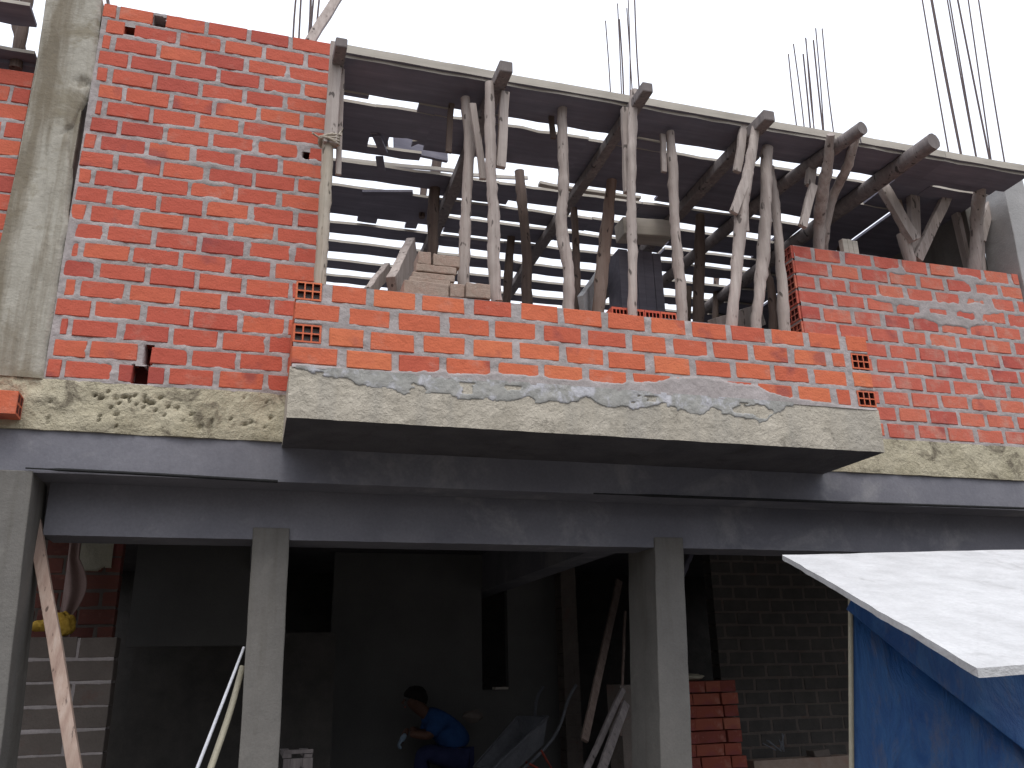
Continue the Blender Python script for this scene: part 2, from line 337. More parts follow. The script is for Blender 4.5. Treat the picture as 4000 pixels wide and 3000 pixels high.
def brick_wall(name, parent, x0, x1, z0, rows, p, y0, th, phase, bp=.255, gap=.015, gz=.015, mats=('brick', 'mortar', 'hole'),
               seed=1, bias=None, jit=.006, deep=(), ends=(), label=None, first=None, last=None, smz=(0, 0), jag=0.0, rough=1.0, flat=True):
    """one brick wall: bricks as boxes, mortar as a fine uneven sheet that laps over their edges.
    ends: (row, 'L'/'R') header bricks whose hollow end shows in front; deep: (x0,x1,z0,z1) missing pieces"""
    rs = random.Random(seed); b = MB()
    wave = lambda x, z: .006*noise2(np.asarray(x)*1.3+seed, np.asarray(z)*1.1, seed+50)+.003*noise2(np.asarray(x)*4+seed, np.asarray(z)*4, seed+51)
    rects = []
    for r in range(rows):
        ph = phase[r % 2]; js = []
        k = math.floor((x0-ph)/bp)-1
        while ph+k*bp < x1+bp: js.append(ph+k*bp+(rs.uniform(-jit, jit))); k += 1
        js = [j for j in js if x0+.045 < j < x1-.045]
        fx0 = x0+(rs.uniform(0, jag)); fx1 = x1
        for (er, sd) in ends:
            if er == r and sd == 'L': js = [j for j in js if j > x0+.20]; js = [x0+.157]+js
            if er == r and sd == 'R': js = [j for j in js if j < x1-.20]; js = js+[x1-.157]
        seq = [fx0-gap/2]+js+[fx1+gap/2]
        for q in range(len(seq)-1):
            a = seq[q]+gap/2*rs.uniform(.7, 1.5); c = seq[q+1]-gap/2*rs.uniform(.7, 1.5)
            if q == 0: a = fx0
            if q == len(seq)-2: c = fx1
            za = z0+r*p+gz*rs.uniform(.7, 1.1); zb = z0+(r+1)*p-rs.uniform(-.001, .003)
            hol = (q == 0 and (r, 'L') in ends) or (q == len(seq)-2 and (r, 'R') in ends)
            rects.append([a, c, za, zb, hol])
    nr = []
    for (a, c, za, zb, hol) in rects:
        hit = None
        for (hx0, hx1, hz0, hz1) in deep:
            if za < hz1-.01 and zb > hz0+.01 and a < hx1 and c > hx0: hit = (hx0, hx1)
        if hit:
            if a < hit[0]-.03: nr.append([a, hit[0], za, zb, False])
            if c > hit[1]+.03: nr.append([hit[1], c, za, zb, False])
        else: nr.append([a, c, za, zb, hol])
    rects = nr
    for (a, c, za, zb, hol) in rects:
        w = float(wave((a+c)/2, (za+zb)/2)); t = rs.uniform(-.002, .002)
        yf = y0-rs.uniform(.0005, .0035); rr = rs.random(); e = .004
        if hol:
            hollow_front(b, a, c, za+w, zb+w, yf, th, rr)
            continue
        J = lambda: rs.uniform(-.0018, .0018)
        vo = [(a+J(), yf+.006, za+w+J()), (c+J(), yf+.006, za+w+t+J()), (c+J(), yf+.006, zb+w+t+J()), (a+J(), yf+.006, zb+w+J())]
        vi = [(x+(e if k in (0, 3) else -e), yf+rs.uniform(0, .0012), z+(e if k < 2 else -e)) for k, (x, _, z) in enumerate(vo)]
        vb = [(x, y0+th-.006, z) for (x, _, z) in vo]
        b.add(vo+vi+vb, [(4, 5, 6, 7), (0, 1, 5, 4), (1, 2, 6, 5), (2, 3, 7, 6), (3, 0, 4, 7), (0, 8, 9, 1), (1, 9, 10, 2), (2, 10, 11, 3), (3, 11, 8, 0), (11, 10, 9, 8)], 0, rr)
    # mortar sheet
    st = .0085; z1 = z0+rows*p-.004; nx = int((x1-x0)/st); nz = int((z1-z0+smz[0])/st)
    X = np.linspace(x0+.004, x1-.004, nx+1); Z = np.linspace(z0-smz[0], z1, nz+1); XX, ZZ = np.meshgrid(X, Z, indexing='ij')
    din = np.full(XX.shape, -.01); wv = wave(XX, ZZ); hl = np.zeros(XX.shape, bool)
    for (a, c, za, zb, hol) in rects:
        i0, i1 = np.searchsorted(X, [a-.01, c+.01]); k0, k1 = np.searchsorted(Z, [za-.02, zb+.02])
        if i1 <= i0 or k1 <= k0: continue
        xs = XX[i0:i1, k0:k1]; zs = (ZZ-wv)[i0:i1, k0:k1]
        cr = .016; dx = np.minimum(xs-a, c-xs); dz = np.minimum(zs-za, zb-zs)
        d = np.where((dx < cr) & (dz < cr), cr-np.hypot(cr-dx, cr-dz), np.minimum(dx, dz))
        din[i0:i1, k0:k1] = np.maximum(din[i0:i1, k0:k1], d)
        if hol: hl[i0:i1, k0:k1] |= d > 0.001
    n1 = fbm(XX*22, ZZ*22, seed+3, 3); n2 = noise2(XX*5, ZZ*7, seed+9)
    H = .0012 + rough*(.0050*n1 + .0035*n2) + np.clip(din, 0, 1)*.42
    if bias is not None:
        bi = bias(XX, ZZ, n1, n2); H = H - bi
    H = np.where(hl, .03, H)
    H = np.where(din < 0, np.clip(H, -.012, .012), H); H = np.clip(H, (-.0055 if flat else -.016)+.0015*n1, .034)
    for (hx0, hx1, hz0, hz1) in deep:
        q = (XX > hx0-.004+.01*n1) & (XX < hx1+.004+.01*n1) & (ZZ > hz0+.008*n1) & (ZZ < hz1+.008*n1); H = np.where(q, .11, H)
    n1_ = nz+1; vs = np.stack([XX, y0+H, ZZ], -1).reshape(-1, 3)
    fs = [(i*n1_+k, (i+1)*n1_+k, (i+1)*n1_+k+1, i*n1_+k+1) for i in range(nx) for k in range(nz) if H[i, k] < .1]
    b.add(vs.tolist(), fs, 1, .5, True)
    b.box(x0+.004, x1-.004, y0+th-.03, y0+th-.004, z0, z1, 1 if not deep else 2, .5)  # backing behind missing pieces coloured dark in place of shade
    b.add([(x0+.004, y0+.01, z1-.003), (x1-.004, y0+.01, z1-.003), (x1-.004, y0+th-.03, z1-.003), (x0+.004, y0+th-.03, z1-.003)], [(0, 1, 2, 3)], 1, .5)
    o = b.build(name, [mats[0], mats[1], mats[2]], parent, (x0, y0, z0))
    if label: o['label'] = label
    return o
def hollow_front(b, a, c, za, zb, yf, th, rr, cols=3, rws=2):
    """header brick whose hollow end (3 x 2 cavities) faces the street"""
    wx = c-a; wz = zb-za; mx = wx*.07; mz = wz*.09; gx = wx*.055; gz = wz*.08
    hw = (wx-2*mx-(cols-1)*gx)/cols; hh = (wz-2*mz-(rws-1)*gz)/rws
    xs = [a]; zs = [za]
    for k in range(cols): xs += [a+mx+k*(hw+gx), a+mx+k*(hw+gx)+hw]
    xs.append(c)
    for k in range(rws): zs += [za+mz+k*(hh+gz), za+mz+k*(hh+gz)+hh]
    zs.append(zb)
    for i in range(len(xs)-1):
        for k in range(len(zs)-1):
            q = [(xs[i], yf, zs[k]), (xs[i+1], yf, zs[k]), (xs[i+1], yf, zs[k+1]), (xs[i], yf, zs[k+1])]
            if i % 2 == 1 and k % 2 == 1:
                bk = [(x, yf+.09, z) for x, _, z in q]
                b.add(q+bk, [(0, 4, 5, 1), (1, 5, 6, 2), (2, 6, 7, 3), (3, 7, 4, 0)], 2, rr); b.add(bk, [(0, 1, 2, 3)], 2, rr)
            else: b.add(q, [(0, 1, 2, 3)], 0, rr)
    o = [(a, yf, za), (c, yf, za), (c, yf, zb), (a, yf, zb)]; bb = [(x, yf+th-.01, z) for x, _, z in o]
    b.add(o+bb, [(0, 4, 5, 1), (1, 5, 6, 2), (2, 6, 7, 3), (3, 7, 4, 0), (4, 7, 6, 5)], 0, rr)
def hollow_left(b, x, y0, y1, z0, z1, length, rr):
    """brick lying along X with its hollow end facing -X at x"""
    wy = y1-y0; wz = z1-z0; my = wy*.08; mz = wz*.1; gy = wy*.06; gz = wz*.09
    hw = (wy-2*my-2*gy)/3; hh = (wz-2*mz-gz)/2; ys = [y0]; zs = [z0]
    for k in range(3): ys += [y0+my+k*(hw+gy), y0+my+k*(hw+gy)+hw]
    for k in range(2): zs += [z0+mz+k*(hh+gz), z0+mz+k*(hh+gz)+hh]
    ys.append(y1); zs.append(z1)
    for i in range(7):
        for k in range(5):
            q = [(x, ys[i], zs[k]), (x, ys[i], zs[k+1]), (x, ys[i+1], zs[k+1]), (x, ys[i+1], zs[k])]
            if i % 2 and k % 2:
                bk = [(x+.012, yy, zz) for _, yy, zz in q]
                b.add(q+bk, [(0, 4, 5, 1), (1, 5, 6, 2), (2, 6, 7, 3), (3, 7, 4, 0)], 2, rr); b.add(bk, [(0, 1, 2, 3)], 2, rr)
            else: b.add(q, [(0, 1, 2, 3)], 0, rr)
    o = [(x, y0, z0), (x, y0, z1), (x, y1, z1), (x, y1, z0)]; bb = [(x+length, yy, zz) for _, yy, zz in o]
    b.add(o+bb, [(0, 1, 5, 4), (1, 2, 6, 5), (2, 3, 7, 6), (3, 0, 4, 7), (4, 5, 6, 7)], 0, rr)

# ================================================================== SETTING
b = MB(); b.box(-60, 60, -60, 60, -.5, 0.0); tag(b.build('ground', 'ground'), kind='structure')
b = MB(); b.box(-3.2, 9.5, -.1, 12, .006, .12); floor_o = tag(b.build('floor', 'floor'), kind='structure')

BLD = empty('unfinished_building', (2.2, 0, .12))
tag(BLD, 'unfinished two storey building of red hollow brick with grey concrete beams and jutting bay', 'building')
ZS = 3.0993

# --- left brick wall
def bias_left(X, Z, n1, n2):
    return np.clip((X+1.10+.05*n2)*-1, 0, .2)*.35*np.clip(n1+.4, 0, 1)
cL = .1157
brick_wall('brick_wall', BLD, -1.125, .245, ZS, 21, cL, 0., .15, (-.68-.1, -.68), seed=4, bias=bias_left, jag=.05, gap=.023, gz=.021, rough=1.35,
           deep=[(-.645, -.618, ZS+cL+.01, ZS+2*cL), (-.70, -.622, ZS+.012, ZS+cL-.004), (-.99, -.935, ZS+19.3*cL, ZS+19.75*cL), (-.84, -.765, ZS+20.1*cL, ZS+20.75*cL), (.115, .148, ZS+13.3*cL, ZS+13.65*cL)],
           label='tall dark red brick wall between the stained column and the scaffolded opening')
# --- bay front parapet
bz = ZS-.04; cb = .118
def bias_bay(X, Z, n1, n2):
    t = np.clip(1-np.abs(X-2.0)/1.45, 0, 1)
    edge = bz+.012+.055*np.clip(t*2.2, 0, 1)+.016*n2+.012*n1
    right = np.clip((X-1.9)/.3, 0, 1)*np.clip((2.95-X)/.25, 0, 1)*(.035+.03*n2)
    return np.clip((edge+right-Z)*1.2, -.0, .03)
brick_wall('bay_parapet', BLD, .105, 3.555, bz, 4, cb, -.59, .15, (.355, .482), bp=.264, gap=.038, gz=.024, mats=('brick_bay', 'mortar', 'hole'), seed=9,
           bias=bias_bay, ends=[(3, 'L'), (1, 'L'), (2, 'R'), (0, 'R')], label='low orange brick parapet along the front of the jutting bay')
for xa in (.108, 3.405):
    b = MB()
    for r in range(4):
        for k in range(2): b.box(xa, xa+.147, -.435+k*.218, -.435+k*.218+.205, bz+r*cb+.018, bz+r*cb+cb, 0, random.random(), .002)
    b.box(xa+.007, xa+.14, -.43, 0, bz, bz+4*cb-.01, 1, .5)
    b.build('bay_return_wall', ['brick_bay', 'mortar'], BLD, (xa, 0, bz))
# --- right tall wall
zr0 = ZS-.036; cr = .1187
def bias_right(X, Z, n1, n2):
    h = (Z-zr0)/cr
    blob = lambda cx, cz, rx, rz: np.clip(1-np.hypot((X-cx)/rx, (h-cz)/rz), 0, 1)
    s = blob(4.75, 8.6, .42, 1.15)+blob(5.15, 9.3, .35, 1.6)*1.0+blob(4.35, 9.0, .28, .5)+blob(5.12, 11.2, .2, 1.0)+blob(4.9, 7.9, .3, .5)+blob(4.45, 11.1, .12, .5)
    return np.clip(s*1.9+n1*.8+n2*.35-.5, 0, 1)*.02
rw = brick_wall('brick_wall', BLD, 3.56, 5.60, zr0, 12, cr, 0., .15, (4.491-.255*3-.1275, 4.491-.255*3), seed=21, gap=.032, gz=.024, mats=('brick_pink', 'mortar', 'hole'), bias=bias_right, rough=1.25,
           label='tall pinkish brick wall right of the bay, blotched with cement smears')
b = MB()
for r in range(12):
    za = zr0+r*cr+.016; zb2 = zr0+(r+1)*cr; xa = 3.555+(.0 if r % 2 else .0)+random.uniform(-.004, .004)
    xa = 3.545+random.uniform(-.004, .004)
    hollow_left(b, xa, .006, .148, za, zb2-.004, .0145, random.random())
    b.box(3.553, 3.559, .012, .142, za-.017, za, 1, .5)
b.build('wall_end', ['brick_pink', 'mortar', 'hole'], BLD, (3.555, 0, zr0))['label'] = 'stepped end of the tall wall showing the hollow ends of its bricks'
# --- slab bands and beams
rb = random.Random(3)
hl = [(-.77+rb.uniform(-.12, .25), 3.01+rb.uniform(-.05, .04), rb.uniform(.004, .013), .04) for _ in range(18)]+[(rb.uniform(-1.1, .05), rb.uniform(2.85, 3.07), rb.uniform(.004, .013), .03) for _ in range(34)]+[(-.62, 3.015, .018, .05), (-.72, 3.03, .012, .04)]
slab_mesh('slab_edge', 'band', -1.9, .10, -.006, .25, 2.83, ZS+.004, BLD, amp=.016, sc=9, edge=.01, seed=12, step=.012, holes=hl)['label'] = 'rough pitted slab edge under the left brick wall'
slab_mesh('slab_edge', 'band', 3.56, 7.0, -.006, .25, 2.822, zr0+.004, BLD, amp=.010, sc=8, edge=.008, seed=18, step=.015)['label'] = 'cream slab edge under the right brick wall'
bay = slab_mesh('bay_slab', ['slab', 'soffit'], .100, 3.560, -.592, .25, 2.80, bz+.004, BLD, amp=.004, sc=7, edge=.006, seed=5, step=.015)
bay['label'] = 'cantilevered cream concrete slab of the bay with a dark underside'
# cement haunch smeared over the slab top
nx = 420; nz = 34; X = np.linspace(.13, 3.0, nx+1); Z = np.linspace(2.87, 3.07, nz+1); XX, ZZ = np.meshgrid(X, Z, indexing='ij')
n1 = fbm(XX*9, ZZ*9, 61, 4); n2 = fbm(XX*3, ZZ*3, 63, 2)
low = 2.965+.05*n1+.035*n2+.012*fbm(XX*28, ZZ*28, 67, 2)+np.clip(.55-XX, 0, 1)*.16+np.clip(XX-2.75, 0, 1)*.4
H = -.5945-.002*np.clip((ZZ-low)*60, -3, 1)-.003*fbm(XX*30, ZZ*30, 65, 2)
H = np.where((ZZ > low-.004) & ~((fbm(XX*8, ZZ*17, 69, 3) > .30) & (ZZ < 3.045)), H, -.575)
b = MB(); b.add(np.stack([XX, H, ZZ], -1).reshape(-1, 3).tolist(), [(i*(nz+1)+k, (i+1)*(nz+1)+k, (i+1)*(nz+1)+k+1, i*(nz+1)+k+1) for i in range(nx) for k in range(nz)], 0, .5, True)
b.build('cement_haunch', 'mortar_smear', BLD, (.4, -.59, 2.87))['label'] = 'ragged grey cement smear between the bay slab and its bricks'
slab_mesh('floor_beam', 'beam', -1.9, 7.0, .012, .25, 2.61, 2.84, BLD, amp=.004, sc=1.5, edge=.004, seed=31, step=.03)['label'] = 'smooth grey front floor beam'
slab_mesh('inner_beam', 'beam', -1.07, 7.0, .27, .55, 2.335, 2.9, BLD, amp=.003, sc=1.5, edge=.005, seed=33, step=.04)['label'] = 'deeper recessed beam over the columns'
b = MB(); b.box(-1.9, 7.0, .26, 8.0, 2.845, 3.09); b.build('ceiling_slab', 'soffit', BLD, (2.5, 4, 2.845))
b = MB()
for X_ in (.09, 2.52): b.box(X_-.12, X_+.12, .56, 6.5, 2.45, 2.846)
b.build('cross_beam', 'beam', BLD, (.09, .56, 2.45))
# --- columns
def column(name, quads, mat, label, th):
    """front face traced by its four corners, real depth th"""
    (x0, zt0), (x1, zt1), (x2, zb2), (x3, zb3), y = quads
    b = MB(); N = 24; vs = []; n = 0
    for k in range(N+1):
        t = k/N; L = x0*(1-t)+x3*t; R_ = x1*(1-t)+x2*t; z = zt0*(1-t)+zb3*t
        w = .0012*math.sin(k*1.3)+random.uniform(-.001, .001)
        vs += [(L+w, y+random.uniform(0, .003), z), (R_+w, y+random.uniform(0, .003), z), (R_+w, y+th, z), (L+w, y+th, z)]
    fs = []
    for k in range(N):
        for q in range(4): fs.append((k*4+(q+1) % 4, k*4+q, k*4+4+q, k*4+4+(q+1) % 4))
    fs += [(0, 1, 2, 3), (N*4+3, N*4+2, N*4+1, N*4)]
    b.add(vs, fs, 0, .5); o = b.build(name, mat, BLD, (x3, y, zb3), bevel=.006); o['label'] = label; return o
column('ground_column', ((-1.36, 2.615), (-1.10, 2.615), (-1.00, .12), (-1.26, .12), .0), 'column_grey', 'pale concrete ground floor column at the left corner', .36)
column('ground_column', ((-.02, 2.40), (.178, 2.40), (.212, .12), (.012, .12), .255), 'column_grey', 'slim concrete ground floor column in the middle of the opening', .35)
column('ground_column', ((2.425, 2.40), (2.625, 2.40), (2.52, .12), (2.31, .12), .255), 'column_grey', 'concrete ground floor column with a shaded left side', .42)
# left upper column: widening, stained, with a ragged grout edge
def left_column():
    N = 130; Mx = 34; z0, z1 = ZS, 5.62; b = MB(); vs = []
    prof = [(ZS, -1.44, -1.115), (3.3, -1.44, -1.12), (3.5, -1.435, -1.12), (3.96, -1.425, -1.12), (4.30, -1.42, -1.135), (4.50, -1.41, -1.165), (4.62, -1.41, -1.165), (4.80, -1.41, -1.14), (4.98, -1.41, -1.10), (5.1, -1.42, -1.115), (5.45, -1.43, -1.135), (5.62, -1.43, -1.15)]
    pz = [p[0] for p in prof]
    for k in range(N+1):
        z = z0+(z1-z0)*k/N; L = np.interp(z, pz, [p[1] for p in prof]); R_ = np.interp(z, pz, [p[2] for p in prof])+.014*float(fbm(z*7, 3., 71, 3))
        for i in range(Mx+1):
            t = i/Mx; x = L+(R_-L)*t; y = -.022+.008*float(fbm(x*9, z*4, 73, 3))+.012*math.exp(-(1-t)/.12)+.02*max(0, t-.93)/.07
            for (cx, cz, rx, rz) in ((-1.175, 4.585, .055, .035), (-1.16, 4.93, .05, .04)):
                d = math.hypot((x-cx)/rx, (z-cz)/rz)+.5*float(fbm(x*40, z*40, 77, 2))
                if d < 1: y += .028*(1-d)**.7
            y += .006 if abs((x-L)/(R_-L)-.55+.06*math.sin(z*3)) < .02 and z < 4.6 else 0
            vs.append((x, y, z))
    fs = [(k*(Mx+1)+i, k*(Mx+1)+i+1, (k+1)*(Mx+1)+i+1, (k+1)*(Mx+1)+i) for k in range(N) for i in range(Mx)]
    b.add(vs, fs, 0, .5, True); b.box(-1.425, -1.15, .0, .28, z0, z1-.01, 0, .5)
    o = b.build('upper_column', 'column', BLD, (-1.42, 0, z0)); o['label'] = 'stained cream and grey upper column with cement bulging over the bricks'
left_column()
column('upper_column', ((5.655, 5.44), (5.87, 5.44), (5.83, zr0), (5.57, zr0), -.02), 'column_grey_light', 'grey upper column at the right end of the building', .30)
# left neighbour wall
brick_wall('brick_wall', BLD, -2.5, -1.43, ZS+.02, 16, .1157, 0.02, .15, (-1.53, -1.66), seed=40, label='short brick wall left of the stained column')
# interior side wall upper right, back walls
b = MB(); b.box(5.53, 5.64, .285, 4.6, ZS, 5.42); b.build('side_wall', 'column_grey', BLD, (5.5, 2, ZS))['label'] = 'grey plastered inner side wall of the upper floor'
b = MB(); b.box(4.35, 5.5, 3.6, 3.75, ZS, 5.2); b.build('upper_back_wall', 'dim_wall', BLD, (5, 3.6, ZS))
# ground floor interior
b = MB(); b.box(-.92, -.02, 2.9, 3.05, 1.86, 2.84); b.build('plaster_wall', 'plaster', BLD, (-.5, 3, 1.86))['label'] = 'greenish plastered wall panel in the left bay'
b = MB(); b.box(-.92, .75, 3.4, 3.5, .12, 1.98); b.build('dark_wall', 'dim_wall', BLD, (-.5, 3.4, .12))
brick_wall('rear_wall', BLD, 4.4, 8.5, .12, 21, .125, 3.1, .15, (4.5, 4.37), bp=.27, gap=.02, gz=.02, mats=('dim_wall', 'adobe', 'hole'), seed=55, label='dim brick wall behind the brick stack')
b = MB(); P0 = at(720, 1275, 4.5); P1 = at(1040, 1275, 4.5); b.box(P0.x, P1.x, 4.5, 4.6, .12, 2.84); P2 = at(1095, 1280, 4.5); P3 = at(1215, 1280, 4.5)
b.box(P2.x, P3.x, 4.5, 4.6, .12, 2.84); b.box(P1.x, P2.x, 4.5, 4.6, 2.48, 2.84); b.box(P1.x, P2.x, 4.5, 4.6, .12, 1.44)
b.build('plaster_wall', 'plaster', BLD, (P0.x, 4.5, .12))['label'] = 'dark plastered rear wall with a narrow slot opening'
brick_wall('brick_pier', BLD, at(1216, 1400, 4.2).x, at(1246, 1400, 4.2).x+.02, .12, 22, .118, 4.2, .2, (3.3, 3.42), mats=('adobe', 'adobe', 'hole'), seed=61, label='narrow exposed brick edge of the rear wall opening')
b = MB(); b.box(-3, 9, 6.5, 6.6, .12, 2.85); b.box(-3.1, -3, .3, 6.5, .12, 2.85); b.box(7.6, 7.7, .3, 6.5, .12, 2.85); b.build('rear_wall', 'dim_wall', BLD, (2, 6.5, .12))
# left ground bay: block wall and lit red wall
bw = brick_wall('block_wall', BLD, at(50, 1400, 1.3).x-.25, at(250, 1400, 1.3).x, 1.865-.135*13, 13, .135, 1.3, .18, (-1.0, -1.3), bp=.62, gap=.012, gz=.014, mats=('adobe', 'mortar', 'hole'), seed=66, label='low wall of grey brown blocks behind the leaning prop')
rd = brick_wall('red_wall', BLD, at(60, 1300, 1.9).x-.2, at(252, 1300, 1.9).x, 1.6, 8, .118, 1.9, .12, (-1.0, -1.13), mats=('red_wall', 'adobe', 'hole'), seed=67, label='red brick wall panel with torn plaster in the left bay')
nx = 50; nz = 30; A0 = at(160, 1155, 1.86); A1 = at(248, 1155, 1.86); X = np.linspace(A0.x, A1.x, nx+1); Z = np.linspace(2.28, 2.62, nz+1); XX, ZZ = np.meshgrid(X, Z, indexing='ij')
H = 1.875-.01*fbm(XX*8, ZZ*8, 5, 3)+np.where(ZZ < 2.36+.05*fbm(XX*9, ZZ*0, 6, 3), .05, 0)
b = MB(); b.add(np.stack([XX, H, ZZ], -1).reshape(-1, 3).tolist(), [(i*(nz+1)+k, (i+1)*(nz+1)+k, (i+1)*(nz+1)+k+1, i*(nz+1)+k+1) for i in range(nx) for k in range(nz)], 0, .5, True)
b.build('plaster_patch', 'plaster_pale', BLD, (A0.x, 1.87, 2.28))

# ================================================================== FORMWORK DECK
deck = tag(empty('formwork_deck', (2.9, -.35, 5.17)), 'grey timber formwork deck of loose boards laid over the upper floor opening', 'formwork')
def board(x0, x1, y0, y1, z=5.17, th=.022, mat='board', wob=.006, name='deck_board', skew=0, parent=deck):
    n = max(2, int((x1-x0)/.12)); b = MB(); vs = []
    yy0 = [y0+random.uniform(-wob, wob)+skew*k/n for k in range(n+1)]; yy1 = [y1+random.uniform(-wob, wob)+skew*k/n for k in range(n+1)]
    zz = [z+random.uniform(-.003, .003)*min(1, wob/.006) for k in range(n+1)]
    for k in range(n+1):
        x = x0+(x1-x0)*k/n
        vs += [(x, yy0[k], zz[k]), (x, yy1[k], zz[k]), (x, yy1[k], zz[k]+th), (x, yy0[k], zz[k]+th)]
    fs = []; ef = []
    for k in range(n):
        for q in range(4): (ef if q in (3, 1) else fs).append((k*4+q, k*4+(q+1) % 4, k*4+4+(q+1) % 4, k*4+4+q))
    fs += [(3, 2, 1, 0), tuple(n*4+q for q in range(4))]
    b.add(vs, fs, 0, .5); b.add(vs, ef, 1, .5)  # long edge faces coloured paler for the light they catch
    return b.build(name, [mat, 'board_edge'], parent, (x0, y0, z))
XL, XR = .29, 5.50
# front edge boards: a pale board above, a grey sheet below it
for (a, c) in ((XL, 1.30), (1.302, 2.20), (2.202, 3.18), (3.182, 4.0), (4.002, 4.75), (4.752, XR+.04)):
    board(a, c, -.355+random.uniform(-.006, .006), -.18, z=5.185, th=.058, wob=.002)
    board(a+random.uniform(-.04, .04) if a > XL else a, c, -.335, -.10, z=5.165, th=.022)
board(XL, 2.4, -.098, .015, z=5.19); board(2.402, XR, -.098, .0, z=5.19)
board(XL, .50, .0, .04, z=5.175); board(.83, 1.05, .01, .12, z=5.175); board(1.25, 1.42, .0, .12, z=5.175); board(2.22, 2.62, 0, .11, z=5.175); board(3.15, 3.38, -.01, .1, z=5.175)
def row(y0, y1, spans, **k):
    for (a, c) in spans: board(a, c, y0+random.uniform(-.01, .01), y1+random.uniform(-.008, .008), **k)
row(.095, .66, [(XL, .56), (2.06, 3.2), (3.202, 4.42)]); row(.095, .50, [(.95, 2.06)], wob=.01)
row(.095, .40, [(.56, .95)], wob=.012); row(.56, .66, [(.56, .95)])
board(.63, .70, .38, .60, z=5.20)
row(.40, .47, [(.56, .64), (.86, .95)], wob=.03)
for (x0_, y0_, x1_, y1_) in ((.60, .40, .68, .58), (.98, 1.08, .60, 1.16), (.66, .66, .70, .82)):
    b = MB(); b.bar((x0_, y0_, 5.16), (x1_, y1_, 5.15), .055, .02); b.build('deck_board', 'board', deck, (x0_, y0_, 5.16))
row(.80, 1.02, [(XL, 1.6), (1.602, 2.8), (2.802, 4.3)])
row(.665, .79, [(2.9, 3.9)], z=5.2)
row(.705, .765, [(1.9, 2.75)], z=5.16, mat='board_edge')
row(1.14, 1.57, [(XL, 1.3)]); row(1.14, 1.34, [(1.302, 2.5), (2.502, 3.3)]); row(1.41, 1.57, [(1.302, 2.3), (2.302, 3.3)])
row(1.14, 1.40, [(3.302, 4.45)])
row(1.52, 1.66, [(3.35, 4.6)], z=5.19)
row(1.02, 1.14, [(1.15, 1.75), (2.85, 3.25)], z=5.2)
row(1.56, 1.71, [(.62, .78), (1.02, 1.12), (1.35, 2.2)], z=5.2)
row(1.71, 1.90, [(XL, 1.9), (1.902, 3.4), (3.402, 4.7)])
row(2.06, 2.24, [(XL, 2.1), (2.102, 3.6), (3.602, 4.8)])
row(2.41, 2.57, [(XL, 1.7), (1.702, 3.9), (3.902, 4.9)])
row(2.73, 2.88, [(XL, 2.3), (2.302, 4.1), (4.102, 5.0)])
row(3.04, 3.21, [(XL, 1.9), (1.902, 5.0)]); row(3.37, 3.52, [(XL, 5.0)]); row(3.70, 3.85, [(XL, 5.0)]); row(4.02, 4.2, [(XL, 5.0)])
# solid part at the right with one slit
board(4.45, 4.90, .42, 3.6, z=5.20, wob=.01); board(4.96, 5.532, .05, 3.6, z=5.21, wob=.01); board(4.62, 4.98, .0, .43, z=5.215)
board(4.22, 4.46, 1.05, 1.5, z=5.2)
# deck of the neighbouring bay
deck2 = tag(empty('formwork_deck', (-2.0, 0, 5.1)), 'dark timber formwork glimpsed left of the stained upper column', 'formwork')
for (y0, y1, z) in ((-.2, -.02, 5.25), (.02, .29, 5.1), (.50, .95, 5.1), (1.1, 1.5, 5.1), (1.6, 1.9, 5.0)): board(-2.9, -1.45, y0, y1, z=z, parent=deck2)
b = MB(); b.bar(at(0, 135, .16), at(95, 148, .16), .09, .06, up=(0, 0, 1)); b.build('rail', 'board', deck2, at(0, 135, .16))
pole('wooden_prop', [(62, -30), (52, 40), (34, 150)], .12, [26, 26, 26], 'pole_dark', 'dark prop left of the stained upper column, standing before the neighbouring gap', 'props under the neighbouring deck')
pole('wooden_prop', [(30, -10), (38, 60), (50, 150)], .3, [20, 20, 20], 'pole_dark', 'thin dark strut crossing behind the prop left of the stained column', 'props under the neighbouring deck', cat='wooden strut')

# ledgers (run back from the street under the boards)
LED = [(.272, -.52, .07), (1.261, -.568, .085), (2.19, -.611, .075), (3.111, -.546, .085), (3.825, -.582, .09), (4.426, -.579, .11)]
lab = ['dark ledger end above the bamboo cane at the left wall', 'ledger end above the pair of slats left of centre', 'thin ledger end poking up beside the second rebar bunch',
       'ledger end above the prop with the broken splint', 'rounded ledger end above two props leaning right', 'thick pale ledger end above the fan of struts']
for k, (x, y, w) in enumerate(LED):
    b = MB(); far = (4.1 if k in (1, 2, 3) else 2.6 if k != 4 else 3.4)
    dx = (0, -.01, .02, 0, -.35, -.15)[k]
    if k in (4, 5):
        pts = catmull([(x, y, 5.125), (x+dx*.5, y+1.2, 5.115), (x+dx, far, 5.12)], 8); b.tube(pts, w*.55, 12, wob=.05)
    else: b.bar((x, y, 5.12), (x+dx, far, 5.12), w, w*.95, seg=14, j=.004)
    tag(b.build('ledger_beam', 'ledger', None, (x, y, 5.12), bevel=.008), lab[k], 'timber beam', 'ledger beams under the formwork deck')

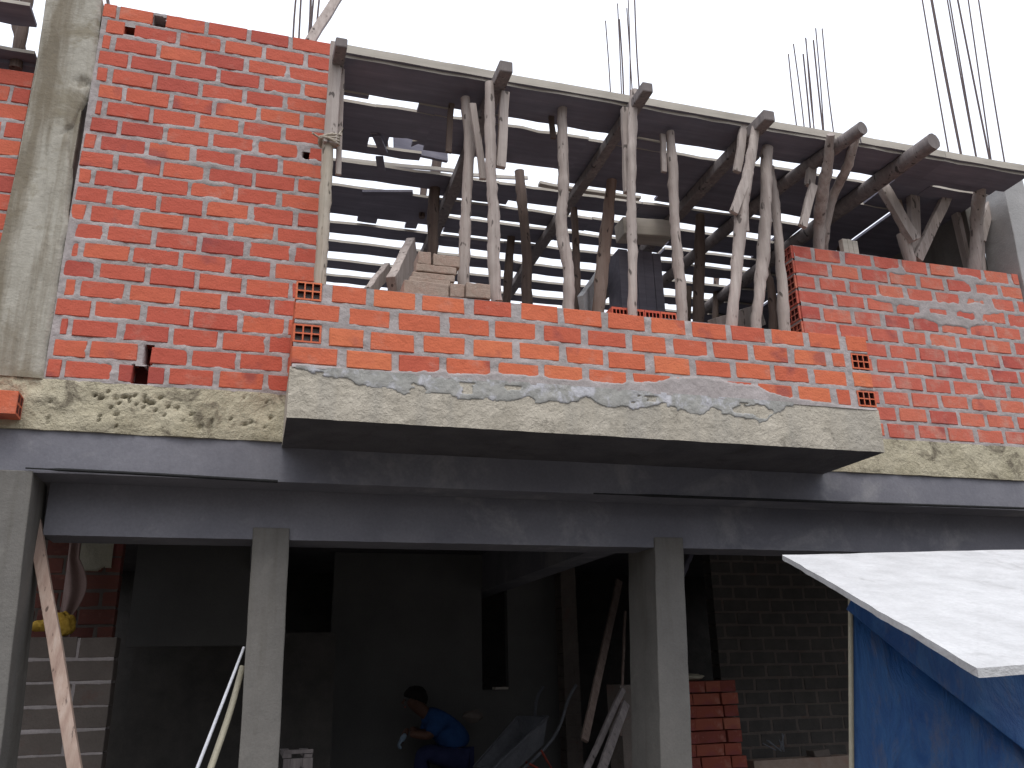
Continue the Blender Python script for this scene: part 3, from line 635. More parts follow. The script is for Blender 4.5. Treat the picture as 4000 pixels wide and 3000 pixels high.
# ================================================================== PROPS (front row, as seen from left to right)
G = 'wooden props under the formwork deck'
pole('bamboo_cane', [(709, 305), (703, 420), (697, 520), (691, 622)], -.30, [24, 25, 26, 27], 'cane', 'yellowish bamboo cane standing against the left brick wall end', G, cat='bamboo prop', wob=.02)
batten('timber_post', [(728, 95), (712, 312)], -.33, 27, 'pole', 'grey sawn timber lashed above the bamboo cane', G, cat='timber prop')
slat([(739, 150), (730, 378)], -.26, 12, 'pole')
c0 = at(711, 305, -.31); b = MB()
for k in range(4):
    pts = [c0+Vector((.052*math.cos(t)*1.1, .05*math.sin(t), .010*k-.015+.012*math.sin(t*2+k))) for t in [2*math.pi*q/14 for q in range(15)]]
    b.tube(pts, .008, 6)
b.tube([c0+Vector((-.055, -.02, 0)), c0+Vector((-.10, -.05, .005))], .006, 6); b.tube([c0+Vector((.05, -.03, .03)), c0+Vector((.075, -.03, .08)), c0+Vector((.06, -.03, .03))], .008, 6)
tag(b.build('rope_tie', 'cane', None, c0), 'straw coloured rope binding the bamboo cane to the timber above it', 'rope')
pole('wooden_prop', [(1057, 180), (1059, 290), (1061, 380), (1067, 470), (1066, 560), (1073, 652)], -.40, [20, 23, 24, 26, 26, 27], 'pole', 'pale crooked prop standing at the right end of the dusty bricks', G)
slat([(1090, 200), (1082, 362)], -.38, 20, 'pole')
slat([(1021, 225), (1044, 388)], -.30, 15, 'pole')
pole('wooden_prop', [(1004, 212), (1013, 300), (1008, 430), (1004, 520), (1001, 640)], -.20, [20, 22, 24, 25, 25], 'pole', 'straight grey prop rising behind the dusty bricks, reddish near its top', G)
slat([(975, 225), (968, 330)], -.1, 13, 'pole_dark')
pole('wooden_prop', [(1214, 235), (1216, 330), (1218, 410), (1212, 470), (1218, 530), (1228, 590), (1228, 690)], -.20, [20, 22, 25, 24, 26, 26, 27], 'pole', 'wavy pale prop that kinks at mid height, alone near the middle', G, wob=.09)
slat([(1190, 245), (1196, 300)], -.1, 12, 'pole_dark')
pole('wooden_prop', [(1371, 196), (1366, 280), (1364, 380), (1364, 480), (1367, 560), (1365, 700)], -.42, [17, 20, 21, 20, 20, 20], 'pole', 'slender pale prop in front of the boarded column form', G)
slat([(1352, 235), (1357, 418)], -.38, 20, 'pole')
pole('wooden_prop', [(1447, 285), (1453, 360), (1456, 450), (1462, 540), (1470, 620), (1475, 712)], -.20, [17, 21, 22, 22, 23, 24], 'pole', 'straight prop right of the boarded column form, its foot leaning right', G)
slat([(1432, 290), (1434, 372)], -.18, 12, 'pole')
pole('wooden_prop', [(1633, 268), (1622, 340), (1607, 420), (1598, 500), (1590, 600), (1579, 725)], -.40, [17, 22, 28, 26, 25, 27], 'pole', 'stout prop with a broken splint halfway up, bowed to the right at its top', G)
slat([(1607, 270), (1592, 372)], -.32, 17, 'pole')
slat([(1618, 370), (1583, 460)], -.43, 18, 'pole')
slat([(1611, 410), (1613, 500)], -.36, 9, 'pole')
pole('wooden_prop', [(1657, 318), (1655, 400), (1653, 480), (1647, 570), (1638, 650), (1630, 730)], -.20, [22, 25, 26, 26, 24, 24], 'pole', 'prop between the splinted prop and the leaning one, its foot drifting left', G)
pole('wooden_prop', [(1664, 360), (1675, 440), (1683, 530), (1690, 620), (1695, 735)], -.05, [14, 18, 20, 22, 24], 'pole', 'thin prop leaning against the stepped end of the tall wall', G)
pole('wooden_prop', [(1650, 560), (1668, 640), (1672, 740)], .35, [14, 20, 22], 'pole_dark', 'dark crooked stick behind the stepped wall end', G, cat='wooden stick')
pole('wooden_prop', [(1795, 290), (1787, 360), (1773, 440), (1770, 500), (1767, 640)], [-.42, -.3, -.12, -.02, -.09][0:1]*5 if False else [-.42, -.25, -.05, .1, .2], [18, 23, 25, 27, 26], 'pole', 'prop rising behind the left end of the tall wall, leaning right', G)
slat([(1757, 330), (1748, 402)], -.1, 20, 'pole')
slat([(1757, 400), (1733, 490)], -.15, 17, 'pole')
pole('wooden_prop', [(1852, 290), (1828, 365), (1800, 425), (1783, 500), (1775, 600)], [-.40, -.2, 0, .1, .3], [16, 20, 20, 18, 18], 'pole', 'thin prop bowing far to the right under the rounded ledger end', G)
# fan of struts
GF = 'struts fanned out over the tall wall'
batten('timber_post', [(1970, 345), (1978, 640)], .22, 24, 'pole', 'upright square timber in the middle of the fan of struts', GF, cat='timber prop')
batten('wooden_strut', [(1895, 385), (1976, 520)], .10, 25, 'pole', 'flat strut running up left from the upright timber', GF, cat='wooden strut')
batten('wooden_strut', [(1928, 400), (1955, 500)], .3, 17, 'pole_warm', 'reddish strut behind the flat left strut', GF, cat='wooden strut')
pole('wooden_strut', [(1948, 505), (1965, 560), (1978, 640)], .16, [22, 24, 22], 'pole', 'pale round stub low on the left of the upright timber', GF, cat='wooden strut', wob=.03)
batten('wooden_strut', [(2048, 418), (1980, 560)], .18, 22, 'pole', 'strut running up right from the upright timber', GF, cat='wooden strut')
pole('wooden_prop', [(2122, 378), (2113, 440), (2108, 520), (2102, 650)], [-.1, .05, .16, .2], [22, 26, 28, 26], 'pole', 'prop near the right column with two braces', G)
batten('wooden_strut', [(2152, 385), (2120, 520)], .17, 17, 'pole', 'thin brace right of the prop near the right column', GF, cat='wooden strut')
batten('wooden_strut', [(2064, 430), (2100, 580)], .36, 28, 'pole', 'broad grey brace left of the prop near the right column', GF, cat='wooden strut')
pole('wooden_prop', [(2118, 500), (2122, 640)], .24, [14, 16], 'pole', 'short pale stick beside the foot of the right hand prop', G, cat='wooden stick')
# dim props deeper inside
GD = 'props deeper inside the upper floor'
def deep(pts, Y, w, mat, label): pole('wooden_prop', pts, Y, w, mat, label, GD)
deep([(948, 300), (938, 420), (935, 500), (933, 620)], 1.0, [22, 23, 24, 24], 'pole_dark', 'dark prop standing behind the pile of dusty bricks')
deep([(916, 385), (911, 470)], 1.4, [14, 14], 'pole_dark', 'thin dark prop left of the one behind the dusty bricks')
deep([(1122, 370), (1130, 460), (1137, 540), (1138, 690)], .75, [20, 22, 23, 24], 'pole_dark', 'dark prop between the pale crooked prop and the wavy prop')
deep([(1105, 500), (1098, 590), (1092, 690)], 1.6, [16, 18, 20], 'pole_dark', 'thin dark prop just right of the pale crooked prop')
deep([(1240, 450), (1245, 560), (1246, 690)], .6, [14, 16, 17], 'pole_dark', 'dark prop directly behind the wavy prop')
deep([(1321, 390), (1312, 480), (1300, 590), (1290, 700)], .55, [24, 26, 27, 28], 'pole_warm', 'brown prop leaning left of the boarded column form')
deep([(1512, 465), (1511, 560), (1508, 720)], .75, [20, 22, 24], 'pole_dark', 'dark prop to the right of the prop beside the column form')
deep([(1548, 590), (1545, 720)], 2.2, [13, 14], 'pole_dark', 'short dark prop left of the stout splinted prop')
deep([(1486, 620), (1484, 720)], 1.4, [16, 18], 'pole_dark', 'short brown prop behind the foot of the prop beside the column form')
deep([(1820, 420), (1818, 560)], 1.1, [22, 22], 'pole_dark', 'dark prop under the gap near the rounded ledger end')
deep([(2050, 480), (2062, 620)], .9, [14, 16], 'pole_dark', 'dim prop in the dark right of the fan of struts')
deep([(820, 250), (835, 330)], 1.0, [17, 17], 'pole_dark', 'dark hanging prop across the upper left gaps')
# inner stringers: low rail and boards lying inside
batten('stringer', [(735, 345), (1010, 372)], .9, 9, 'board_edge', 'pale rail hanging under the boards at upper left', 'rails under the deck', cat='timber rail')
batten('stringer', [(1010, 378), (1140, 385)], .9, 8, 'board_edge', 'short pale rail behind the pale crooked prop', 'rails under the deck', cat='timber rail')
batten('stringer', [(1420, 545), (1560, 560)], 1.7, 16, 'board_edge', 'pale plank end lying under the deck right of the column form', 'rails under the deck', cat='timber rail')
batten('stringer', [(1395, 520), (1710, 560)], 2.4, 8, 'board', 'long dim rail right of the column form', 'rails under the deck', cat='timber rail')
# tilted boards
def slabpx(name, A, B, Y0, Y1, w, th, mat, label, cat, up=(0, 0, 1), group=None):
    b = MB(); b.bar(at(*A, Y0), at(*B, Y1), w, th, up=up, seg=6, j=.003); o = b.build(name, mat, None, at(*A, Y0), bevel=.004); return tag(o, label, cat, group)
slabpx('hanging_board', (850, 292), (965, 318), .62, .70, .03, .26, 'board', 'dark board hanging under the upper left gaps of the deck', 'board')
slabpx('thick_plank', (848, 628), (890, 540), -.15, .35, .055, .17, 'pole', 'thick pale plank leaning on the parapet left of the dusty bricks', 'plank')
slabpx('plank', (795, 635), (838, 580), -.05, .3, .04, .08, 'pole', 'low plank end beside the thick leaning plank', 'plank')
slabpx('white_board', (1258, 668), (1300, 605), .5, 1.3, .04, .20, 'sheet', 'pale board tilted between the wavy prop and the brown prop', 'board')
slabpx('plank', (1545, 715), (1640, 680), .5, .9, .07, .18, 'pole', 'pale plank lying behind the stout splinted prop', 'plank')
# timber block on the tall wall
a = at(1821, 540, .04); b = MB(); s_ = mpp(a)
for k in range(3): b.box(a.x+.045*k, a.x+.045*k+.043, .03, .075, zr0+12*cr, zr0+12*cr+.125+random.uniform(-.004, .006), 0, .5, .001)
tag(b.build('timber_block', 'board_edge', None, (a.x, .05, zr0+12*cr), bevel=.003), 'upright pale wooden block on top of the tall wall', 'wood block')
# block lying on the deck
a = az(838, 122, 5.228); b = MB(); b.box(a.x, a.x+.165, -.30, -.18, 5.2275, 5.275, 0, .5, .004)
tag(b.build('wood_offcut', 'board', None, (a.x+.08, -.25, 5.228), bevel=.006), 'grey offcut lying on the deck edge at upper left', 'wood offcut')

# ================================================================== boarded column form
fc = at(1335, 520, .95); fe = at(1428, 520, .95); ff = tag(empty('column_formwork', (fc.x, .95, 3.1)), 'dark upright boards enclosing a new column, topped by a pale crossbeam', 'column formwork')
b = MB(); x = fc.x
while x < fe.x-.02:
    w = random.uniform(.05, .085); b.box(x, min(x+w, fe.x), .95+random.uniform(0, .012), 1.2, 3.1, 4.83+random.uniform(-.02, .02), 0, .5); x += w+.004
b.build('form_board', 'board', ff, (fc.x, .95, 3.1))
h0 = at(1338, 496, .93); h1 = at(1440, 505, .93); b = MB(); b.bar(h0, h1, .18, .15, seg=6, j=.003); b.build('crossbeam', 'board_edge', ff, h0, bevel=.006)
# ================================================================== rebar bunches
def bunch(label, bars, Y, r=.006, base=None):
    root = tag(empty('rebar_bunch', base if base is not None else at(*bars[0][1], Y)), label, 'rebar', 'starter bars waiting for the next columns')
    for k, (tp, bt) in enumerate(bars):
        y = Y+((k*37) % 7)/7*.16
        A = at(*tp, y); B = at(*bt, y); B = B+(B-A).normalized()*.25
        mid = A.lerp(B, .5)+Vector((random.uniform(-.012, .012), 0, 0)); b = MB(); b.tube(catmull([A, mid, B], 6), r*(1.3 if k % 3 == 2 else 1), 6); b.build('rebar', 'rebar', root, B)
bunch('bunch of thin bars rising behind the deck left of its middle', [((1308, 45), (1318, 195)), ((1334, 8), (1342, 200)), ((1338, 42), (1346, 203)), ((1356, -25), (1360, 205)), ((1354, 18), (1366, 208)), ((1370, -25), (1383, 212))], 1.0)
b = MB()
bunch('bunch of short bars rising behind the deck between the third and fourth ledger ends', [((1703, 117), (1721, 268)), ((1714, 95), (1736, 272)), ((1735, 117), (1750, 275)), ((1740, 82), (1757, 278)), ((1741, 84), (1760, 279)), ((1757, 87), (1778, 281)), ((1762, 61), (1779, 283)), ((1776, 62), (1802, 288))], .55)
bunch('tall leaning bunch of bars over the right upper column', [((1988, -25), (2051, 340)), ((2000, -60), (2078, 347)), ((2005, -45), (2080, 350)), ((2036, -60), (2112, 357)), ((2043, -50), (2113, 360)), ((2064, -25), (2142, 364)), ((2088, -25), (2144, 368)), ((2110, -25), (2174, 372))], .12, r=.0065)
bunch('bunch of bars above the left brick wall beside a raking timber', [((642, -35), (635, 80)), ((652, -35), (646, 82)), ((672, -35), (664, 84)), ((680, -35), (671, 86)), ((693, -35), (684, 88))], .5, r=.007)
bunch('stubby bars just showing above the stained left column', [((205, -15), (209, 22)), ((218, -15), (221, 24)), ((231, -15), (233, 27))], .08, r=.008)
batten('raking_timber', [(742, -25), (668, 92)], [.35, .12], 20, 'pole', 'raking timber leaning over the top of the left brick wall', None, cat='timber')

# ================================================================== dusty bricks on the parapet
def brick_px(name, A, B, Y, dep, mat, label, group, cat='brick', hollow=False, tilt=0):
    """brick whose front face spans pixel A (upper left) to B (lower right) at depth Y"""
    a = at(*A, Y); c = at(*B, Y); b = MB(); x0, x1, z1, z0 = a.x, c.x, a.z, c.z; z1 = max(z1, z0+.03)
    vs = []
    n = 6
    for k in range(n+1):
        x = x0+(x1-x0)*k/n
        for (y, z) in ((Y, z0), (Y, z1), (Y+dep, z1), (Y+dep, z0)): vs.append((x+random.uniform(-.001, .001), y+random.uniform(-.0015, .0015), z+random.uniform(-.002, .002)+tilt*(x-x0)))
    fs = []
    for k in range(n):
        for q in range(4): fs.append((k*4+(q+1) % 4, k*4+q, k*4+4+q, k*4+4+(q+1) % 4))
    fs += [(0, 1, 2, 3), (n*4+3, n*4+2, n*4+1, n*4)]
    b.add(vs, fs, 0); o = b.build(name, mat, None, ((x0+x1)/2, Y, z0), bevel=.006); return tag(o, label, cat, group)
GB = 'dusty bricks piled on the parapet'
PZ = bz+4*cb
def par_brick(xa, xb, Y, z0, h, label, dep=.15, tilt=0, mat='pale_brick'):
    b = MB(); n = 6; vs = []
    for k in range(n+1):
        x = xa+(xb-xa)*k/n
        for (y, z) in ((Y, z0), (Y+random.uniform(0, .003), z0+h), (Y+dep, z0+h), (Y+dep, z0)): vs.append((x, y, z+random.uniform(-.002, .002)+tilt*(x-xa)))
    fs = []
    for k in range(n):
        for q in range(4): fs.append((k*4+(q+1) % 4, k*4+q, k*4+4+q, k*4+4+(q+1) % 4))
    fs += [(0, 1, 2, 3), (n*4+3, n*4+2, n*4+1, n*4)]
    b.add(vs, fs, 0); tag(b.build('brick', mat, None, ((xa+xb)/2, Y, z0), bevel=.006), label, 'brick', GB)
pa = at(*zb_(985, 1420), -.55).x; pb = at(*zb_(1525, 1450), -.55).x; pc = at(*zb_(1700, 1500), -.55).x; pd = at(*zb_(1985, 1530), -.55).x
par_brick(pa, pb-.004, -.56, PZ+.002, .085, 'long dusty brick at the lower left of the parapet pile')
par_brick(pb, pc-.004, -.58, PZ+.003, .082, 'short dusty brick in the middle of the lower row of the parapet pile')
par_brick(pc, pd, -.60, PZ+.002, .088, 'dusty brick at the lower right end of the parapet pile, touching the pale crooked prop')
yb = -.40
ya = at(*zb_(1090, 1230), yb).x; ye = at(*zb_(1590, 1250), yb).x
zt = [at(*zb_(1100, v), yb).z for v in (1475, 1310, 1222, 1125)]
par_brick(ya-.02, ye-.03, yb-.02, PZ+.004, zt[1]-PZ-.006, 'brick laid behind the lower row of the parapet pile', dep=.2)
par_brick(ya, ye, yb, zt[1], zt[2]-zt[1]-.004, 'thin curved tile course in the parapet pile', dep=.24)
par_brick(ya+.02, ye+.01, yb, zt[2], zt[3]-zt[2]-.004, 'flat tile course under the top bricks of the parapet pile', dep=.24)
t0 = at(*zb_(1160, 1100), yb).x; t1 = at(*zb_(1315, 1100), yb).x; t2 = at(*zb_(1655, 1130), yb).x; zt4 = at(*zb_(1200, 985), yb).z
par_brick(t0, t1, yb+.01, zt[3], zt4-zt[3], 'small dusty brick at the top left of the parapet pile', dep=.15)
par_brick(t1+.012, t2, yb+.01, zt[3], zt4-zt[3]-.006, 'large dusty brick on top of the parapet pile behind the straight grey prop', dep=.15)
# row of red hollow bricks behind the parapet
Yh = -.40; hx0 = at(1322, 672, Yh).x; hx1 = at(1462, 690, Yh).x; hz = at(1322, 662, Yh).z; wv = (hx1-hx0-.012)/4
for k in range(4):
    b = MB(); hollow_front(b, hx0+k*(wv+.004), hx0+k*(wv+.004)+wv, 3.50, hz, Yh, .2, random.random(), cols=4, rws=2)
    tag(b.build('hollow_brick', ['brick', 'mortar', 'hole'], None, (hx0+k*(wv+.004)+wv/2, Yh, 3.50)), 'red hollow brick, %s of four behind the parapet at the column form' % ('leftmost', 'second from the left', 'third from the left', 'rightmost')[k], 'brick', 'red hollow bricks behind the parapet')
# loose brick at the far left ledge
b = MB(); c0 = at(0, 892, -.10); hollow_left(b, -.001, -.0, .0, 0, 0, 0, .5) if False else None
bx1 = at(38, 860, -.12).x; lz = at(20, 893, -.12).z
vs = []; b.box(bx1-.36, bx1, -.12, .04, lz, lz+.118, 0, .3, .002)
for i in range(3):
    for k in range(2): b.box(bx1-.001, bx1+.0012, -.108+i*.05, -.072+i*.05, lz+.012+k*.054, lz+.054+k*.054, 1, .5)  # flat dark plates, shade of the cavities painted on
tag(b.build('hollow_brick', ['brick_bay', 'hole'], None, (bx1-.12, -.04, lz), bevel=.003), 'loose orange brick lying at the far left end of the slab edge', 'brick')

# ================================================================== black lines along the beam, built as thin tubes
for (P, lb) in (([(55, 1011), (300, 1023), (600, 1040)], 'black line drooping along the lower edge of the beam at left'), ([(1282, 1066), (1700, 1081), (2240, 1099)], 'black line along the lower edge of the beam at right')):
    b = MB(); b.tube(catmull([at(x, y, -.004) for x, y in P], 10), [.009 if k > 2 else .004 for k in range(21)], 6); tag(b.build('black_line', 'black_tube', None, at(*P[0], 0)), lb, 'black_tube')

# ================================================================== KIOSK (bottom right)
kiosk = tag(empty('street_stall', (2.6, -1.6, 0)), 'street stall with a sloping white sheet roof and hanging blue tarpaulin', 'stall')
NL = at(2110, 1443, -3.0); FLp = at(1690, 1198, -1.5); FR = at(2330, 1186, -1.5); NR = NL+(FR-FLp)
nx, ny = 60, 60; b = MB(); top = []; bot = []
for i in range(nx+1):
    for k in range(ny+1):
        u, v = i/nx, k/ny; p = NL.lerp(NR, u).lerp(FLp.lerp(FR, u), v)
        e = (.008*float(fbm(v*14, 1., 90, 3)) if i == 0 else 0); e2 = (.008*float(fbm(u*17, 1., 91, 3)) if k in (0, ny) else 0)
        z = .004*float(fbm(u*5, v*5, 92, 3)); top.append((p.x+e, p.y+e2, p.z+z)); bot.append((p.x+e, p.y+e2, p.z+z-.022))
f = lambda i, k: i*(ny+1)+k
fs = [(f(i, k), f(i+1, k), f(i+1, k+1), f(i, k+1)) for i in range(nx) for k in range(ny)]
b.add(top, fs, 0, .5, True); b.add(bot, [q[::-1] for q in fs], 0, .5, True)
N = len(top); allv = top+bot; ef = []
for k in range(ny): ef += [(f(0, k), f(0, k+1), f(0, k+1)+N, f(0, k)+N), (f(nx, k+1), f(nx, k), f(nx, k)+N, f(nx, k+1)+N)]
for i in range(nx): ef += [(f(i+1, 0), f(i, 0), f(i, 0)+N, f(i+1, 0)+N), (f(i, ny), f(i+1, ny), f(i+1, ny)+N, f(i, ny)+N)]
b.add(allv, ef, 0, .5); b.build('roof_sheet', 'sheet', kiosk, NL)
_ta = at(1846, 1310, -1.62); _tb = at(1849, 1659, -1.62); TX = _ta.x; TL = (_ta.x-_tb.x)/(_ta.z-_tb.z)
def cloth(name, x0, x1, Y, z0, z1, mat, amp, seed, tw=None, diag=1.6):
    nx, nz = 110, 110; b = MB(); X = np.linspace(0, 1, nx+1); Z = np.linspace(0, 1, nz+1); UU, VV = np.meshgrid(X, Z, indexing='ij')
    xx = x0+(x1-x0)*UU-TL*(1.80-(z0+(z1-z0)*VV))*(1-UU); zz = z0+(z1-z0)*VV
    if tw is not None: zz = np.where(True, zz, zz); zz = tw(UU, VV, zz)
    t = UU*2.2+VV*diag
    yy = Y+amp*(np.sin(t*7+1.5*fbm(UU*3, VV*3, seed, 2))*.5+fbm(UU*6+VV*3, VV*3, seed+3, 3))*np.clip(UU*9, .15, 1)*np.clip((1-VV)*5+.15, 0, 1)
    b.add(np.stack([xx, yy, zz], -1).reshape(-1, 3).tolist(), [(i*(nz+1)+k, (i+1)*(nz+1)+k, (i+1)*(nz+1)+k+1, i*(nz+1)+k+1) for i in range(nx) for k in range(nz)], 0, .5, True)
    o = b.build(name, mat, kiosk, (x0, Y, z0)); sm = o.modifiers.new('thick', 'SOLIDIFY'); sm.thickness = .002; return o
cloth('tarpaulin', TX, TX+2.2, -1.60, .05, 1.99, 'tarp', .045, 101)
cloth('tarpaulin_flap', TX+.005, TX+2.2, -1.69, 1.2, 1.975, 'tarp', .012, 111, tw=lambda U, V, Z: 1.975-(1-V)*(.16+np.clip(U, 0, 1)*1.7))['label'] = 'folded upper flap of the tarpaulin sagging to the right'
b = MB(); b.tube([(TX-.01-TL*1.8, -1.60, 0), (TX-.01+TL*.17, -1.60, 1.97)], .010, 8); b.build('corner_post', 'pvc_beige', kiosk, (TX, -1.6, 0))
b = MB(); b.bar((TX, -1.56, 2.0), (TX+2.3, -1.56, 2.0), .04, .04); b.build('roof_rail', 'pole', kiosk, (TX, -1.56, 2.0))

# ================================================================== GROUND FLOOR OBJECTS
slabpx('leaning_timber', (168, 1700), (72, 1105), .0, .30, .06, .045, 'pole_warm', 'dull brown sawn timber leaning against the left ground column', 'timber', up=(0, 1, 0))
pole('plastic_pipe', [(527, 1398), (480, 1520), (418, 1680)], [.35, .2, .05], [6, 7, 8], 'pvc', 'thin white pipe leaning beside the middle column', 'pipes leaning on the middle column', cat='pipe', wob=0)
pole('plastic_pipe', [(524, 1440), (496, 1540), (448, 1680)], [.4, .3, .15], [13, 14, 15], 'pvc_beige', 'thicker beige pipe leaning beside the middle column', 'pipes leaning on the middle column', cat='pipe', wob=0)
# yellow bag on the block wall
def blob(name, c, r, mat, label, cat, seed, sq=(1, 1, 1), parent=None, n=22):
    b = MB(); vs = []; fs = []
    for i in range(n+1):
        th = math.pi*i/n
        for k in range(2*n):
            ph = math.pi*k/n; d = Vector((math.sin(th)*math.cos(ph), math.sin(th)*math.sin(ph), math.cos(th)))
            q = 1+.28*float(fbm(d.x*2.2+d.y*1.3+5, d.z*2.2+d.y*1.7+5, seed, 3))
            vs.append(Vector(c)+Vector((d.x*r*sq[0]*q, d.y*r*sq[1]*q, d.z*r*sq[2]*q)))
    for i in range(n):
        for k in range(2*n): fs.append((i*2*n+k, i*2*n+(k+1) % (2*n), (i+1)*2*n+(k+1) % (2*n), (i+1)*2*n+k))
    b.add(vs, fs, 0, .5, True); o = b.build(name, mat, parent, (c[0], c[1], c[2]-r*sq[2])); 
    return tag(o, label, cat) if label else o
a = at(135, 1348, 1.38); bagb = empty('plastic_bag', (a.x, a.y, 1.867)); tag(bagb, 'crumpled yellow bag on top of the low block wall', 'bag')
blob('bag_body', (a.x, a.y, a.z), .075, 'bag', None, None, 5, (1, .8, .9), bagb); a2 = at(90, 1352, 1.38); blob('bag_corner', (a2.x, a2.y, a2.z), .06, 'bag', None, None, 8, (1.2, .8, .55), bagb)
# hanging pinkish cloth and post
b = MB(); nx, nz = 24, 50; c0 = at(163, 1160, 1.7); X = np.linspace(0, 1, nx+1); Z = np.linspace(0, 1, nz+1); UU, VV = np.meshgrid(X, Z, indexing='ij')
wd = .10+.09*np.sin(np.clip((1-VV-.30)/.5, 0, 1)*math.pi); xx = c0.x-.03+wd*UU*.75; zz = 1.87+(2.62-1.87)*VV; yy = 1.7+.02*np.sin(UU*9+VV*4)
b.add(np.stack([xx, yy, zz], -1).reshape(-1, 3).tolist(), [(i*(nz+1)+k, (i+1)*(nz+1)+k, (i+1)*(nz+1)+k+1, i*(nz+1)+k+1) for i in range(nx) for k in range(nz)], 0, .5, True)
o = b.build('hanging_cloth', 'cloth', None, (c0.x, 1.7, 2.6)); sm = o.modifiers.new('t', 'SOLIDIFY'); sm.thickness = .004; tag(o, 'pinkish grey cloth hanging before the red wall in the left bay', 'cloth')
# crate beside the middle column
cr0 = at(612, 1612, .75); crate = tag(empty('wooden_crate', (cr0.x+.15, .95, 1.0)), 'pale wooden crate partly hidden behind the foot of the middle column', 'crate')
ca = at(612, 1640, .8); cb_ = at(676, 1640, .8); b = MB(); b.box(ca.x, cb_.x, .8, .82, ca.z-.30, ca.z+.0); b.build('front_board', 'ledger', crate, (ca.x, .8, ca.z-.3), bevel=.003)
b = MB(); b.bar((ca.x+.02, .8, ca.z+.015), (ca.x+.02, 1.25, ca.z+.015), .05, .02); b.bar((cb_.x-.03, .8, ca.z+.012), (cb_.x-.03, 1.25, ca.z+.012), .05, .02); b.bar((ca.x, .83, ca.z+.035), (cb_.x, .83, ca.z+.035), .04, .02); b.build('top_slats', 'ledger', crate, (ca.x, .8, ca.z))
b = MB(); b.box(ca.x, cb_.x, .822, 1.25, .12, ca.z-.31); b.build('support_block', 'adobe', crate, (ca.x, .83, .12))
# brick stack: each brick its own thing
SY = 2.6; sx0 = at(1470, 1600, SY).x; sx1 = at(1603, 1600, SY).x; n_rows = 8; zt_ = 1.50; hb = .105
b = MB(); b.box(sx0-.05, sx1+.1, SY-.02, SY+.5, .12, zt_-n_rows*hb-.002); b.box(sx1+.1, at(1850, 1640, SY).x, SY, SY+.2, .12, at(1850, 1632, SY).z, 0, .5, .004)
tag(b.build('brick_curb', 'red' if False else 'pale_brick', None, (sx0, SY, .12)), 'low dusty curb wall carrying the brick stack', 'curb')
cnt = 0; words = ['top row', 'second row', 'third row', 'fourth row', 'fifth row', 'sixth row', 'seventh row', 'eighth row']
for r in range(n_rows):
    zt2 = zt_-r*hb; cuts = [sx0+random.uniform(-.02, .02)]
    lay = [(.24, .24), (.15, .24, .13), (.24, .13, .15), (.13, .24, .15)][(r*2+1) % 4] if r else (.24, .13, .14)
    tot = sum(lay); sc_ = (sx1-sx0+(.03 if r > 5 else 0))/tot; x = sx0+random.uniform(-.008, .008)
    for q, w in enumerate(lay):
        w2 = w*sc_; b = MB(); yj = random.uniform(-.015, .015)
        b.box(x+.005, x+w2-.005, SY+yj, SY+.24+yj, zt2-hb+.006, zt2-.003, 0, random.random(), .003)
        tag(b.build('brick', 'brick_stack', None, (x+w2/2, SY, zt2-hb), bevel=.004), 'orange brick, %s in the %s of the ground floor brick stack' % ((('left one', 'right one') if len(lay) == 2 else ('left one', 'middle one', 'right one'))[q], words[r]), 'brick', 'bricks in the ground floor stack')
        x += w2
blob('cement_sack', (at(1505, 1458, SY).x, SY+.14, zt_+.03), .12, 'pvc_beige', 'pale half empty sack slumped on the brick stack', 'sack', 15, (1.1, .9, .28))
# planks leaning behind column three
GP = 'planks leaning behind the shaded column'
slabpx('leaning_plank', (1262, 1600), (1338, 1255), 1.2, 2.0, .055, .03, 'pole_dark', 'long dim plank leaning in the dark opening', 'plank', up=(0, 1, 0), group=GP)
slabpx('leaning_plank', (1255, 1690), (1345, 1490), 1.0, 1.5, .04, .03, 'ledger', 'grey narrow plank low beside the shaded column', 'plank', up=(0, 1, 0), group=GP)
slabpx('leaning_plank', (1285, 1700), (1352, 1520), .9, 1.4, .06, .03, 'ledger', 'wider grey plank right of the narrow leaning one', 'plank', up=(0, 1, 0), group=GP)
slabpx('leaning_plank', (1340, 1590), (1350, 1320), 1.6, 1.9, .02, .02, 'pole_dark', 'thin stick just left of the shaded column', 'plank', up=(0, 1, 0), group=GP)
slabpx('leaning_plank', (1473, 1245), (1494, 1192), .9, 1.0, .035, .03, 'board', 'short stick end above the right side of the shaded column', 'plank', up=(0, 1, 0), group=GP)
b = MB(); p0 = at(1338, 1480, 1.7); p1 = at(1372, 1480, 1.7); b.box(p0.x, p1.x, 1.7, 1.95, .12, p0.z, 0, .2, .003); tag(b.build('brick_pier', 'adobe', None, (p0.x, 1.7, .12)), 'small brick pier hidden left of the shaded column', 'brick pier')
# scrap metal on the curb
sc0 = at(1690, 1625, SY+.02); b = MB()
for k in range(7):
    A = sc0+Vector((random.uniform(-.05, .12), .03, random.uniform(0, .02))); b.tube([A, A+Vector((random.uniform(-.12, .1), .02, random.uniform(.05, .16)))], .006, 6)
tag(b.build('scrap_metal', 'tray', None, sc0), 'tangle of bent scrap metal on the low curb wall', 'scrap metal')
sc1 = at(1770, 1630, SY+.02); b = MB(); b.box(sc1.x-.06, sc1.x+.12, SY+.02, SY+.14, sc1.z-.01, sc1.z+.035, 0, .5, .01)
tag(b.build('broken_block', 'adobe', None, sc1, bevel=.006), 'grey broken block on the low curb wall', 'block')
